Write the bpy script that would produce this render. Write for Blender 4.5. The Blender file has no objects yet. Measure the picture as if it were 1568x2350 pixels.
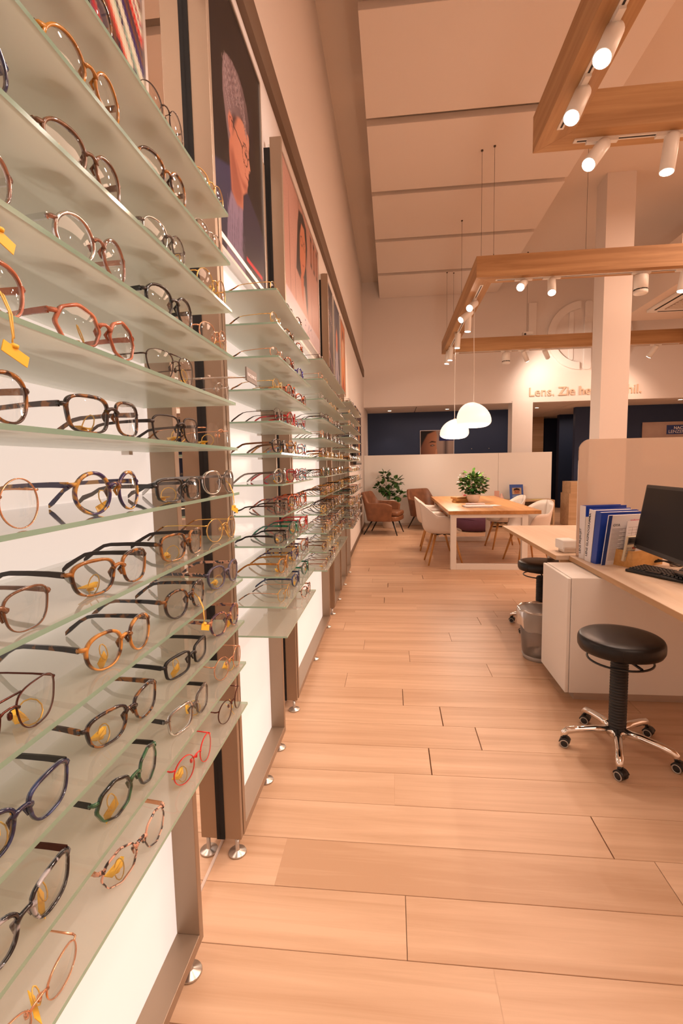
import bpy, bmesh, math, random
import numpy as np
from mathutils import Vector, Matrix, Euler
random.seed(7)
PI = math.pi
scene = bpy.context.scene
COL = scene.collection

# ------------------------------------------------------------------ camera
FPX, CX, CY, CAMH = 1100.0, 784.0, 1175.0, 1.35
def cam_axes(vp=(900, 1065), roll=.019):
    fy = Vector(((vp[0]-CX)/FPX, -(vp[1]-CY)/FPX, 1)).normalized()
    h = Vector((1, roll, 0))
    zz = -(fy.cross(h)).normalized()
    if zz.y < 0: zz = -zz
    xx = (h - fy*h.dot(fy)).normalized()
    return xx, fy, zz
ax, ay, az = cam_axes()
right = Vector((ax[0], ay[0], az[0])); up = Vector((ax[1], ay[1], az[1])); fwd = Vector((ax[2], ay[2], az[2]))
cam = bpy.data.cameras.new('camera'); camo = bpy.data.objects.new('camera', cam); COL.objects.link(camo)
cam.sensor_fit = 'HORIZONTAL'; cam.sensor_width = 36; cam.lens = 36*FPX/1568
cam.clip_start = .02; cam.clip_end = 100
m = Matrix.Identity(4)
for i in range(3):
    m[i][0] = right[i]; m[i][1] = up[i]; m[i][2] = -fwd[i]
m[0][3] = 0; m[1][3] = 0; m[2][3] = CAMH
camo.matrix_world = m
scene.camera = camo
# ------------------------------------------------------------------ world, exposure, large lights
w = bpy.data.worlds.new('world'); scene.world = w; w.use_nodes = True
w.node_tree.nodes['Background'].inputs[0].default_value = (1, .60, .40, 1)
w.node_tree.nodes['Background'].inputs[1].default_value = .12
vs = scene.view_settings
vs.view_transform = 'Standard'; vs.look = 'None'; vs.exposure = 0.25; vs.gamma = 1; vs.use_curve_mapping = False
WARM = (1, .64, .455)
def area(name, loc, size, power, color=WARM, rot=(0, 0, 0)):
    l = bpy.data.lights.new(name, 'AREA'); l.shape = 'RECTANGLE'; l.size, l.size_y = size
    l.energy = power; l.color = color
    o = bpy.data.objects.new(name, l); COL.objects.link(o); o.location = loc; o.rotation_euler = rot
    return o
# fill lights added for overall brightness, no fixtures (behind and beside the view)
area('ceiling_fill_light', (1.6, -1.2, 4.8), (2.6, 2.4), 75, (1, .74, .58))
area('ceiling_fill_light', (5.2, 3.0, 4.8), (2.5, 5), 225)
area('ceiling_fill_light', (5.6, 5.9, 4.8), (2.5, 1.6), 95)
area('corridor_lamp_light', (2.0, 11.9, 2.55), (4, .5), 14)
area('corridor_lamp_light', (5.0, 13.6, 2.55), (2, .8), 10)

# ------------------------------------------------------------------ materials
MATS = {}
def nt(name):
    if name in MATS: return MATS[name], None, None
    mt = bpy.data.materials.new(name); mt.use_nodes = True; MATS[name] = mt
    return mt, mt.node_tree, mt.node_tree.nodes['Principled BSDF']
def lin(c):
    return tuple(((x/255)/12.92 if x/255 <= .04045 else ((x/255+.055)/1.055)**2.4) for x in c)
def mat(name, color=(.8, .8, .8), rough=.5, metal=0., emit=None, estr=0, noise=None, coat=0, bump=0, bscale=200, spec=None):
    mt, t, p = nt(name)
    if t is None: return mt
    p.inputs['Base Color'].default_value = (*color, 1); p.inputs['Roughness'].default_value = rough
    p.inputs['Metallic'].default_value = metal
    if spec is not None: p.inputs['Specular IOR Level'].default_value = spec
    if coat: p.inputs['Coat Weight'].default_value = coat; p.inputs['Coat Roughness'].default_value = .05
    if emit: p.inputs['Emission Color'].default_value = (*emit, 1); p.inputs['Emission Strength'].default_value = estr
    N, L = t.nodes, t.links
    if noise:
        c2, sc = noise
        tc = N.new('ShaderNodeTexCoord'); n = N.new('ShaderNodeTexNoise'); n.inputs['Scale'].default_value = sc; n.inputs['Detail'].default_value = 3
        r = N.new('ShaderNodeValToRGB'); r.color_ramp.elements[0].position = .35; r.color_ramp.elements[1].position = .65
        r.color_ramp.elements[0].color = (*color, 1); r.color_ramp.elements[1].color = (*c2, 1)
        L.new(tc.outputs['Object'], n.inputs['Vector']); L.new(n.outputs[0], r.inputs[0]); L.new(r.outputs[0], p.inputs['Base Color'])
    if bump:
        tc = N.new('ShaderNodeTexCoord'); n = N.new('ShaderNodeTexNoise'); n.inputs['Scale'].default_value = bscale; n.inputs['Detail'].default_value = 4
        b = N.new('ShaderNodeBump'); b.inputs['Strength'].default_value = bump; b.inputs['Distance'].default_value = .002
        L.new(tc.outputs['Object'], n.inputs['Vector']); L.new(n.outputs[0], b.inputs['Height']); L.new(b.outputs[0], p.inputs['Normal'])
    return mt
def wood(name, c1, c2, rough=.45, axis=0, scale=1.0, vary=.0, spec=.4):
    """wood with grain running along `axis` of world space; vary = tint per object"""
    mt, t, p = nt(name)
    if t is None: return mt
    N, L = t.nodes, t.links
    g = N.new('ShaderNodeNewGeometry'); mp = N.new('ShaderNodeMapping')
    s = [34*scale]*3; s[axis] = 1.6*scale
    mp.inputs['Scale'].default_value = s
    add = N.new('ShaderNodeVectorMath'); add.operation = 'ADD'
    oi = N.new('ShaderNodeObjectInfo'); mul = N.new('ShaderNodeVectorMath'); mul.operation = 'SCALE'; mul.inputs[0].default_value = (37, 53, 29)
    L.new(oi.outputs['Random'], mul.inputs['Scale'])
    L.new(g.outputs['Position'], mp.inputs[0]); L.new(mp.outputs[0], add.inputs[0])
    if vary: L.new(mul.outputs[0], add.inputs[1])
    n = N.new('ShaderNodeTexNoise'); n.inputs['Scale'].default_value = 1.0; n.inputs['Detail'].default_value = 5; n.inputs['Roughness'].default_value = .62; n.inputs['Distortion'].default_value = .6
    L.new(add.outputs[0], n.inputs['Vector'])
    n2 = N.new('ShaderNodeTexNoise'); n2.inputs['Scale'].default_value = .18; n2.inputs['Detail'].default_value = 2; n2.inputs['Distortion'].default_value = 1.5
    L.new(add.outputs[0], n2.inputs['Vector'])
    mx = N.new('ShaderNodeMath'); mx.operation = 'ADD'; L.new(n.outputs[0], mx.inputs[0]); L.new(n2.outputs[0], mx.inputs[1])
    r = N.new('ShaderNodeValToRGB'); r.color_ramp.elements[0].position = .78; r.color_ramp.elements[1].position = 1.22
    hv = N.new('ShaderNodeMath'); hv.operation = 'MULTIPLY'; hv.inputs[1].default_value = .5
    r.color_ramp.elements[0].position = .38; r.color_ramp.elements[1].position = .62
    L.new(mx.outputs[0], hv.inputs[0]); L.new(hv.outputs[0], r.inputs[0])
    r.color_ramp.elements[0].color = (*c2, 1); r.color_ramp.elements[1].color = (*c1, 1)
    out = r.outputs[0]
    if vary:
        hs = N.new('ShaderNodeHueSaturation'); mr = N.new('ShaderNodeMapRange')
        mr.inputs[3].default_value = 1-vary; mr.inputs[4].default_value = 1+vary
        L.new(oi.outputs['Random'], mr.inputs[0]); L.new(mr.outputs[0], hs.inputs['Value']); L.new(out, hs.inputs['Color']); out = hs.outputs[0]
    L.new(out, p.inputs['Base Color'])
    p.inputs['Roughness'].default_value = rough; p.inputs['Specular IOR Level'].default_value = spec
    b = N.new('ShaderNodeBump'); b.inputs['Strength'].default_value = .12; b.inputs['Distance'].default_value = .001
    L.new(n.outputs[0], b.inputs['Height']); L.new(b.outputs[0], p.inputs['Normal'])
    return mt
def clear(name, tint=(1, 1, 1), gloss=.08, rough=.02, opac=0., body=(.8, .8, .8)):
    """thin clear plastic or glass: see-through with fresnel gloss, plus a share of diffuse body"""
    mt = MATS.get(name)
    if mt: return mt
    mt = bpy.data.materials.new(name); mt.use_nodes = True; MATS[name] = mt
    t = mt.node_tree; N, L = t.nodes, t.links; N.clear()
    o = N.new('ShaderNodeOutputMaterial'); tr = N.new('ShaderNodeBsdfTransparent'); gl = N.new('ShaderNodeBsdfGlossy')
    df = N.new('ShaderNodeBsdfDiffuse'); tl = N.new('ShaderNodeBsdfTranslucent'); ad = N.new('ShaderNodeMixShader'); m1 = N.new('ShaderNodeMixShader'); m2 = N.new('ShaderNodeMixShader')
    fr = N.new('ShaderNodeFresnel'); fr.inputs[0].default_value = 1.45
    tr.inputs[0].default_value = (*tint, 1); gl.inputs['Roughness'].default_value = rough
    df.inputs[0].default_value = (*body, 1); tl.inputs[0].default_value = (*body, 1); ad.inputs[0].default_value = .62 if 'under' in name else .5
    L.new(df.outputs[0], ad.inputs[1]); L.new(tl.outputs[0], ad.inputs[2])
    m1.inputs[0].default_value = opac; L.new(tr.outputs[0], m1.inputs[1]); L.new(ad.outputs[0], m1.inputs[2])
    mu = N.new('ShaderNodeMath'); mu.operation = 'MULTIPLY'; mu.inputs[1].default_value = gloss/.04; mu.use_clamp = True
    L.new(fr.outputs[0], mu.inputs[0]); L.new(mu.outputs[0], m2.inputs[0]); L.new(m1.outputs[0], m2.inputs[1]); L.new(gl.outputs[0], m2.inputs[2])
    L.new(m2.outputs[0], o.inputs[0])
    return mt
def vcol_mat(name, rough=.5, emit=0.):
    mt, t, p = nt(name)
    if t is None: return mt
    a = t.nodes.new('ShaderNodeAttribute'); a.attribute_name = 'Col'
    mm = t.nodes.new('ShaderNodeMix'); mm.data_type = 'RGBA'; mm.blend_type = 'MULTIPLY'; mm.inputs[0].default_value = 1; mm.inputs[7].default_value = (.62, .66, .70, 1)
    t.links.new(a.outputs['Color'], mm.inputs[6]); t.links.new(mm.outputs[2], p.inputs['Base Color']); p.inputs['Roughness'].default_value = rough; p.inputs['Specular IOR Level'].default_value = .15
    if emit:
        t.links.new(a.outputs['Color'], p.inputs['Emission Color']); p.inputs['Emission Strength'].default_value = emit
    return mt

M_wall = mat('wall_paint', (.80, .74, .70), .75, bump=.1, bscale=60)
M_ceil = mat('ceiling_paint', (.76, .66, .58), .85)
M_panelc = mat('ceiling_panel_white', (.82, .74, .68), .8)
M_white = mat('white_lacquer', (.86, .84, .80), .35)
M_panel = mat('backlit_display_panel', (.46, .47, .49), .3, emit=(1, .81, .70), estr=.58)
M_navy = mat('navy_paint', (.012, .030, .085), .6)
M_bronze = mat('brushed_bronze_aluminium', (.34, .25, .18), .42, .6)
M_bronze_t = mat('dark_bronze_trim', (.17, .11, .07), .6, .1)
M_alu = mat('satin_aluminium', (.62, .57, .52), .35, .8)
M_steel = mat('brushed_steel', (.6, .58, .55), .3, 1)
M_chrome = mat('chrome', (.85, .83, .80), .06, 1)
M_black = mat('black_plastic', (.012, .011, .011), .35)
M_rubber = mat('black_rubber', (.02, .018, .018), .55)
M_gap = mat('shadow_black', (.008, .007, .007), .8)
M_leather = mat('black_leather', (.007, .006, .006), .33, bump=.25, bscale=350, spec=.35)
M_brown = mat('brown_leather', (.17, .065, .028), .42, noise=((.24, .095, .040), 9), bump=.2, bscale=260)
M_floor = wood('oak_plank', (.71, .485, .325), (.535, .33, .20), .42, 0, .60, vary=.022, spec=.45)
M_oakx = wood('oak_beam_x', (.56, .34, .165), (.37, .20, .085), .5, 0, .6)
M_oaky = wood('oak_beam_y', (.56, .34, .165), (.37, .20, .085), .5, 1, .6)
M_table = wood('oak_table', (.62, .32, .12), (.42, .19, .06), .4, 1, .5)
M_desk = wood('pale_ash_desk', (.80, .64, .50), (.70, .53, .38), .4, 1, .45)
M_deskedge = wood('pale_ash_edge', (.62, .40, .22), (.46, .27, .13), .45, 1, .6)
M_side = wood('ash_cabinet', (.66, .46, .28), (.50, .32, .18), .5, 0, .5)
M_leg = wood('beech_leg', (.62, .32, .10), (.45, .21, .06), .4, 2, .6)
M_bamboo = wood('bamboo', (.66, .36, .12), (.52, .26, .07), .4, 0, .9)
M_mirror = mat('mirror', (.9, .9, .9), .01, 1)
M_gtop = clear('frosted_glass_top', (.96, .98, .95), .06, .04, .28, (.95, .93, .85))
M_gbot = clear('frosted_glass_under', (.95, .98, .94), .02, .25, .68, (.95, .96, .885))
M_gedge = clear('glass_edge_green', (.60, .88, .72), .05, .1, .62, (.50, .72, .58))
M_lens = clear('spectacle_lens', (.985, .985, .98), .05, .01, .02, (.8, .8, .8))
M_tag = mat('yellow_tag', (.86, .50, .04), .4)
M_cord = mat('yellow_cord', (.80, .52, .12), .5)
M_leaf = mat('green_leaf', (.022, .075, .016), .35, noise=((.06, .16, .03), 14))
M_leaf_l = mat('light_green_leaf', (.07, .19, .025), .35, noise=((.20, .36, .07), 10))
M_stem = mat('plant_stem', (.30, .16, .07), .7)
M_soil = mat('soil', (.03, .018, .01), .9)
M_ceram = mat('white_ceramic', (.80, .72, .66), .3)
M_purple = mat('purple_fabric', (.12, .045, .085), .85, bump=.3, bscale=120)
M_glow = mat('lit_lamp_lens', (1, 1, 1), .5, emit=(1, .90, .78), estr=14)
M_glow2 = mat('lit_downlight', (1, 1, 1), .5, emit=(1, .75, .5), estr=5)
M_opal = mat('lit_opal_glass', (.9, .88, .85), .25, emit=(1, .80, .64), estr=.80)
M_paper = mat('paper_white', (.80, .76, .76), .6)
M_blue = mat('royal_blue_plastic', (.010, .045, .34), .3)
M_navyp = mat('printed_navy', (.01, .035, .17), .45)
M_bag = clear('clear_plastic_bag', (1, .97, .93), .03, .25, .34, (.88, .85, .82))
M_mesh = clear('grey_mesh', (.9, .85, .8), .05, .4, .42, (.42, .39, .37))
M_screenglass = clear('frosted_screen', (1, .93, .86), .10, .02, .62, (.74, .63, .54))
M_ink = mat('printed_black', (.03, .025, .03), .5)
M_relief = mat('relief_paint', (.86, .82, .79), .6)
M_text = mat('relief_letters', (.66, .47, .34), .7)

# ------------------------------------------------------------------ geometry helpers
class MB:
    def __init__(s): s.v = []; s.f = []; s.m = []; s.sm = []
    def add(s, vs_, fs, mi=0, smooth=False):
        b = len(s.v); s.v += [tuple(v) for v in vs_]
        for f in fs: s.f.append([b+i for i in f]); s.m.append(mi); s.sm.append(smooth)
        return s
    def box(s, x0, x1, y0, y1, z0, z1, mi=0):
        if x0 > x1: x0, x1 = x1, x0
        if y0 > y1: y0, y1 = y1, y0
        if z0 > z1: z0, z1 = z1, z0
        v = [(x, y, z) for z in (z0, z1) for y in (y0, y1) for x in (x0, x1)]
        return s.add(v, [(0, 2, 3, 1), (4, 5, 7, 6), (0, 1, 5, 4), (2, 6, 7, 3), (0, 4, 6, 2), (1, 3, 7, 5)], mi)
    def tube(s, pts, r, n=8, mi=0, closed=False, smooth=True, cap=True, sy=1.0):
        pts = [Vector(p) for p in pts]; k = len(pts)
        rs = r if isinstance(r, (list, tuple)) else [r]*k
        base = len(s.v); prev = None
        for i, p in enumerate(pts):
            if closed: t = (pts[(i+1) % k]-pts[i-1])
            else: t = pts[min(i+1, k-1)]-pts[max(i-1, 0)]
            t = t.normalized() if t.length > 1e-9 else Vector((0, 0, 1))
            if prev is None:
                a = Vector((0, 0, 1)) if abs(t.z) < .9 else Vector((1, 0, 0))
                u = t.cross(a).normalized()
            else:
                u = (prev - t*prev.dot(t))
                u = u.normalized() if u.length > 1e-6 else t.orthogonal().normalized()
            prev = u; v2 = t.cross(u)
            for j in range(n):
                a = 2*PI*j/n
                s.v.append(tuple(p + (u*math.cos(a) + v2*math.sin(a)*sy)*rs[i]))
        for i in range(k if closed else k-1):
            i2 = (i+1) % k
            for j in range(n):
                j2 = (j+1) % n
                s.f.append([base+i*n+j, base+i*n+j2, base+i2*n+j2, base+i2*n+j]); s.m.append(mi); s.sm.append(smooth)
        if cap and not closed:
            s.f.append([base+j for j in range(n)][::-1]); s.m.append(mi); s.sm.append(False)
            s.f.append([base+(k-1)*n+j for j in range(n)]); s.m.append(mi); s.sm.append(False)
        return s
    def lathe(s, prof, c=(0, 0, 0), n=24, mi=0, smooth=True, axis='z', wob=None):
        base = len(s.v); k = len(prof)
        for (r, z) in prof:
            for j in range(n):
                a = 2*PI*j/n; rr = r*(wob(a, z) if wob else 1)
                s.v.append((c[0]+rr*math.cos(a), c[1]+rr*math.sin(a), c[2]+z))
        for i in range(k-1):
            for j in range(n):
                j2 = (j+1) % n
                s.f.append([base+i*n+j, base+i*n+j2, base+(i+1)*n+j2, base+(i+1)*n+j]); s.m.append(mi); s.sm.append(smooth)
        if prof[0][0] > 1e-5: s.f.append([base+j for j in range(n)][::-1]); s.m.append(mi); s.sm.append(False)
        if prof[-1][0] > 1e-5: s.f.append([base+(k-1)*n+j for j in range(n)]); s.m.append(mi); s.sm.append(False)
        return s
    def prism(s, poly, z0, z1, mi=0, tf=None, smooth=False):
        n = len(poly); v = [(x, y, z0) for x, y in poly]+[(x, y, z1) for x, y in poly]
        if tf: v = [tf(p) for p in v]
        fs = [list(range(n))[::-1], list(range(n, 2*n))]
        b = len(s.v); s.v += [tuple(p) for p in v]
        for f in fs: s.f.append([b+i for i in f]); s.m.append(mi); s.sm.append(False)
        for i in range(n):
            j = (i+1) % n; s.f.append([b+i, b+j, b+n+j, b+n+i]); s.m.append(mi); s.sm.append(smooth)
        return s
    def grid(s, P, mi=0, smooth=True, closed_u=False):
        """P[i][j] points"""
        a, b_ = len(P), len(P[0]); base = len(s.v)
        for row in P: s.v += [tuple(p) for p in row]
        for i in range(a-1 if not closed_u else a):
            i2 = (i+1) % a
            for j in range(b_-1):
                s.f.append([base+i*b_+j, base+i2*b_+j, base+i2*b_+j+1, base+i*b_+j+1]); s.m.append(mi); s.sm.append(smooth)
        return s
    def mesh(s, name, mats):
        me = bpy.data.meshes.new(name); me.from_pydata(s.v, [], s.f)
        for mt in (mats if isinstance(mats, (list, tuple)) else [mats]): me.materials.append(mt)
        me.polygons.foreach_set('material_index', s.m); me.polygons.foreach_set('use_smooth', s.sm)
        me.update(); return me
    def build(s, name, mats, parent=None, loc=None, rot=None):
        return obj(name, s.mesh(name, mats), parent, loc, rot)
def obj(name, me, parent=None, loc=None, rot=None):
    o = bpy.data.objects.new(name, me); COL.objects.link(o)
    if parent: o.parent = parent
    if loc is not None: o.location = loc
    if rot is not None: o.rotation_euler = rot
    return o
def bevel(o, w=.003, seg=2):
    md = o.modifiers.new('bevel', 'BEVEL'); md.width = w; md.segments = seg; md.limit_method = 'ANGLE'; md.angle_limit = .6
    return o
def solid(o, t):
    md = o.modifiers.new('solid', 'SOLIDIFY'); md.thickness = t; md.offset = 0; return o
def subsurf(o, n=1):
    md = o.modifiers.new('sub', 'SUBSURF'); md.levels = n; md.render_levels = n; return o
def tag(o, label, cat, group=None, kind=None):
    o['label'] = label; o['category'] = cat
    if group: o['group'] = group
    if kind: o['kind'] = kind
    return o
def thing(name, label, cat, loc=(0, 0, 0), rot=(0, 0, 0), group=None):
    o = bpy.data.objects.new(name, None); COL.objects.link(o); o.location = loc; o.rotation_euler = rot; o.empty_display_size = .05
    return tag(o, label, cat, group)
def struct(name, mb, m_, label=None, parent=None):
    o = mb.build(name, m_, parent); o['kind'] = 'structure'
    if parent is None:
        o['label'] = label or name.replace('_', ' '); o['category'] = 'structure'
    return o
def rrect(w_, h_, r, n=4, cx=0, cy=0):
    p = []
    for (sx, sy, a0) in ((1, 1, 0), (-1, 1, 90), (-1, -1, 180), (1, -1, 270)):
        for i in range(n+1):
            a = math.radians(a0+90*i/n)
            p.append((cx+sx*(w_/2-r)+r*math.cos(a), cy+sy*(h_/2-r)+r*math.sin(a)))
    return p
def text_obj(name, txt, size, ext, mt, parent, matrix, bold=0.0, align='LEFT'):
    cu = bpy.data.curves.new(name, 'FONT'); cu.body = txt; cu.size = size; cu.extrude = ext; cu.align_x = align; cu.offset = bold; cu.resolution_u = 3
    t = bpy.data.objects.new(name, cu); COL.objects.link(t)
    bpy.context.view_layer.update()
    dg = bpy.context.evaluated_depsgraph_get()
    me = bpy.data.meshes.new_from_object(t.evaluated_get(dg))
    bpy.data.objects.remove(t)
    me.materials.clear(); me.materials.append(mt)
    o = obj(name, me, parent); o.matrix_local = matrix
    return o
def split_text(name, txt, size, ext, mt, parent, matrix, bold=0.0):
    o = text_obj(name, txt, size, ext, mt, parent, matrix, bold); me = o.data
    n = len(me.vertices); par = list(range(n))
    def find(a):
        while par[a] != a: par[a] = par[par[a]]; a = par[a]
        return a
    for e in me.edges:
        a, b = find(e.vertices[0]), find(e.vertices[1])
        if a != b: par[a] = b
    X = {}
    for v in me.vertices:
        q = X.setdefault(find(v.index), [9., -9.]); q[0] = min(q[0], v.co.x); q[1] = max(q[1], v.co.x)
    groups = []       # islands that overlap sideways belong to one letter
    for k, (a, b) in sorted(X.items(), key=lambda t: t[1][0]):
        if groups and a < groups[-1][1] - .25*(b-a): groups[-1][1] = max(groups[-1][1], b); groups[-1][2].add(k)
        else: groups.append([a, b, {k}])
    for a, b, ks in groups:
        idx = {}; vs_ = []; fs = []
        for p in me.polygons:
            if find(p.vertices[0]) in ks:
                f = []
                for i in p.vertices:
                    if i not in idx: idx[i] = len(vs_); vs_.append(tuple(me.vertices[i].co))
                    f.append(idx[i])
                fs.append(f)
        m2 = bpy.data.meshes.new(name); m2.from_pydata(vs_, [], fs); m2.materials.append(mt)
        c = obj(name, m2, parent); c.matrix_local = matrix
    bpy.data.objects.remove(o)
def frame_m(o_, xdir, ydir):
    x = Vector(xdir).normalized(); y = Vector(ydir).normalized(); z = x.cross(y)
    mm = Matrix.Identity(4)
    for i in range(3): mm[i][0] = x[i]; mm[i][1] = y[i]; mm[i][2] = z[i]; mm[i][3] = o_[i]
    return mm

# ------------------------------------------------------------------ the setting
WX = -.62
BY = 10.9    # bulkhead above the low partition
RX = 8.5
ZC = 5.3
struct('wall_left', MB().box(WX-.15, WX, -3, 17, -.02, ZC), M_wall, 'long warm white wall behind the spectacle displays')
struct('wall_right', MB().box(RX, RX+.15, -3, 17, -.02, ZC), M_wall, 'right side wall of the shop')
struct('wall_front', MB().box(WX, RX, -3.15, -3, -.02, ZC), M_wall, 'wall of the shop behind the viewer')
struct('ceiling', MB().box(WX, RX, -3, BY+.2, ZC, ZC+.1), M_ceil, 'high ceiling painted warm white')
bk = struct('wall_back', MB().box(WX, RX, BY, BY+.18, 2.62, ZC), M_wall, 'upper back wall carrying raised emblem and lettering')
struct('trim_1', MB().box(WX, WX+.03, -3, 10.7, 3.25, 3.40), M_bronze_t, 'long dark bronze rail running high along left wall')
struct('baseboard_left', MB().box(WX, WX+.012, 6.0, 16.9, 0, .07), M_bronze_t, 'dark skirting along the bare end of left wall')
# corridor behind
struct('wall_corridor_blue', MB().box(WX, 3.02, 12.6, 12.75, 0, 2.72), M_navy, 'navy blue wall behind the low partition')
struct('wall_corridor_right', MB().box(4.50, RX, 12.5, 12.65, 0, 2.72), M_navy, 'navy blue wall to the right of the pillar')
struct('wall_corridor_end', MB().box(3.1, RX, 16.4, 16.5, 0, 2.72), M_navy, 'dark navy wall at end of the passage')
struct('wall_corridor_jamb', MB().box(2.98, 3.10, 12.0, 16.4, 0, 2.72), M_wall, 'pale side wall of the passage')
struct('ceiling_corridor_slab', MB().box(WX, RX, BY+.18, 16.9, 2.72, 2.80), M_gap, 'dark void above the tiled passage ceiling')
tl = struct('ceiling_corridor', MB().box(WX, RX, BY+.18, 16.9, 2.705, 2.72), M_gap, 'lowered ceiling of the passage with square tiles')
mt_ = MB().box(-.001, .001, -.001, .001, 0, 0)
tm = MB().box(.008, 1.192, .004, .596, 2.66, 2.705).mesh('ceiling_tile', M_ceil)
for i in range(8):
    for j in range(9):
        o = obj('ceiling_tile', tm, tl, (WX+i*1.2, BY+.2+j*.6, 0))
struct('column_1', MB().box(2.60, 3.03, BY-.02, BY+.35, 0, 2.66), M_wall, 'white column under the upper back wall')
struct('column_2', MB().box(3.0, 3.38, 7.4, 7.75, 0, ZC), M_wall, 'tall square white pillar rising to the ceiling')
struct('wall_panel_navy', MB().box(4.75, 5.6, 14.4, 14.6, 0, 2.66).box(4.70, 5.2, 15.6, 15.7, 0, 2.66), M_navy, 'tall navy panels in the passage')
struct('wall_panel_wood', MB().box(3.10, 4.50, 15.0, 15.1, 0, 2.66), M_side, 'wooden wall panel in the passage')

# floor planks -----------------------------------------------------
fl = struct('floor', MB().box(WX, RX, -3, 16.9, -.06, -.012), mat('floor_joint', (.34, .20, .12), .8), 'warm oak plank floor')
PW = .2; Y0F = 1.193
joints = {-1: .256, 0: .03, 1: -.392, 2: .742, 3: -.002, 4: .163, 5: .412, 6: .253, 7: .052, 8: -.30, 9: .62, 10: .11, 11: -.22, 12: .44, 13: .85}
cache = {}
def plank_mesh(L):
    L = round(L, 2)
    if L not in cache:
        g = .0008; c = .0010
        x0, x1, y0, y1 = g, L-g, g, PW-g
        v = [(x0, y0, -.012), (x1, y0, -.012), (x1, y1, -.012), (x0, y1, -.012), (x0, y0, -c), (x1, y0, -c), (x1, y1, -c), (x0, y1, -c), (x0+c, y0+c, 0), (x1-c, y0+c, 0), (x1-c, y1-c, 0), (x0+c, y1-c, 0)]
        f = [(0, 1, 5, 4), (1, 2, 6, 5), (2, 3, 7, 6), (3, 0, 4, 7), (4, 5, 9, 8), (5, 6, 10, 9), (6, 7, 11, 10), (7, 4, 8, 11), (8, 9, 10, 11)]
        cache[L] = MB().add(v, f).mesh('plank', M_floor)
    return cache[L]
far = MB(); npl = 0
for k in range(-21, 79):
    y = Y0F + k*PW
    if y < -3 or y > 16.7: continue
    j0 = joints.get(k, random.uniform(-.6, .6))
    xs = [WX]
    x = j0 - 1.26*4
    while x < RX-.15:
        if x > WX+.12: xs.append(x)
        x += 1.26
    xs.append(RX)
    for a, b in zip(xs[:-1], xs[1:]):
        vis = (y > .55 and y < 7.3 and a < .86*y+.25)
        if vis:
            obj('plank', plank_mesh(b-a), fl, (a, y, 0)); npl += 1
        else:
            far.box(a+.001, b-.001, y+.001, y+PW-.001, -.012, 0)
o = far.build('planks', M_floor, fl); o['kind'] = 'stuff'

# hanging acoustic ceiling panels ------------------------------------
for i, (a, b) in enumerate([(2.75, 4.05), (4.19, 5.40), (5.52, 6.77), (6.87, 8.13), (8.24, 9.52), (9.65, BY-.01)]):
    ords = ['nearest', 'second nearest', 'third nearest', 'fourth nearest', 'fifth nearest', 'farthest'][i]
    o = MB().box(-.24, 2.26, a, b, 4.95, 5.02).box(-.2, 2.2, a+.05, b-.05, 5.02, 5.3).build('acoustic_board', [M_panelc]); bevel(o, .004)
    tag(o, 'large white acoustic panel hung below the ceiling, %s of the row' % ords, 'acoustic board', 'hanging ceiling boards')
# soffit with air conditioner ----------------------------------------
struct('ceiling_soffit', MB().box(4.02, 6.6, 7.42, 9.3, 3.80, 4.45), M_ceil, 'boxed soffit below the ceiling behind pillar')
ac = thing('air_conditioner', 'white ceiling cassette air conditioner with slatted grille under the soffit', 'air conditioner', (4.75, 8.15, 3.799))
bevel(MB().prism(rrect(1.10, 1.10, .03), -.045, 0).build('casing', M_white, ac), .01)
MB().box(-.36, .36, -.36, .36, -.055, -.045).build('grille', mat('grille_grey', (.45, .36, .29), .6), ac)
for i in range(9):
    MB().box(-.35, .35, -.34+i*.08, -.32+i*.08, -.062, -.055).build('grille_slat', M_white, ac)
for s in (-1, 1):
    MB().box(s*.50, s*.47, -.40, .40, -.048, -.044).build('air_slot', M_gap, ac)
    MB().box(-.40, .40, s*.50, s*.47, -.048, -.044).build('air_slot', M_gap, ac)

# ------------------------------------------------------------------ raised emblem and lettering
k_ = BY/10.25
def bx(x): return x*k_
em = thing('wall_emblem', 'large white raised round emblem with upright bars on upper back wall', 'emblem', (0, BY, 0))
def relief(name, poly, t=.05, parent=em, m_=M_relief):
    return bevel(MB().prism([(x, z) for x, z in poly], 0, t, tf=lambda p: (p[0], -p[2], p[1])).build(name, m_, parent), .006)
def Z(z): return 1.35+(z-1.35)*k_
def ringseg(cx, cz, r0, r1, a0, a1, n=28):
    P = [(cx+r1*math.cos(a0+(a1-a0)*i/n), cz+r1*math.sin(a0+(a1-a0)*i/n)) for i in range(n+1)]
    P += [(cx+r0*math.cos(a1-(a1-a0)*i/n), cz+r0*math.sin(a1-(a1-a0)*i/n)) for i in range(n+1)]
    return P
def strip_relief(name, outer, inner, t, parent, m_):
    mb = MB(); n = len(outer)
    for i in range(n-1):
        q = [outer[i], outer[i+1], inner[i+1], inner[i]]
        mb.prism(q, 0, t, tf=lambda p: (p[0], -p[2], p[1]))
    return mb.build(name, m_, parent)
ECX, ECZ, ER = bx(3.755), Z(3.81), .70
def arc(r, a0, a1, n=30, cx=ECX, cz=ECZ): return [(cx+r*math.cos(a0+(a1-a0)*i/n), cz+r*math.sin(a0+(a1-a0)*i/n)) for i in range(n+1)]
strip_relief('emblem_ring', arc(ER, 1.62, 4.66), arc(ER-.15, 1.64, 4.64), .06, em, M_relief)
strip_relief('emblem_ring', arc(ER, -1.35, 1.35, cx=ECX+.30), arc(ER-.15, -1.33, 1.33, cx=ECX+.30), .06, em, M_relief)
relief('emblem_bar', rrect(.15, 1.40, .05, cx=bx(3.87), cy=ECZ))
relief('emblem_bar', rrect(.10, 1.0, .03, cx=bx(3.56), cy=ECZ), t=.02)
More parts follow.
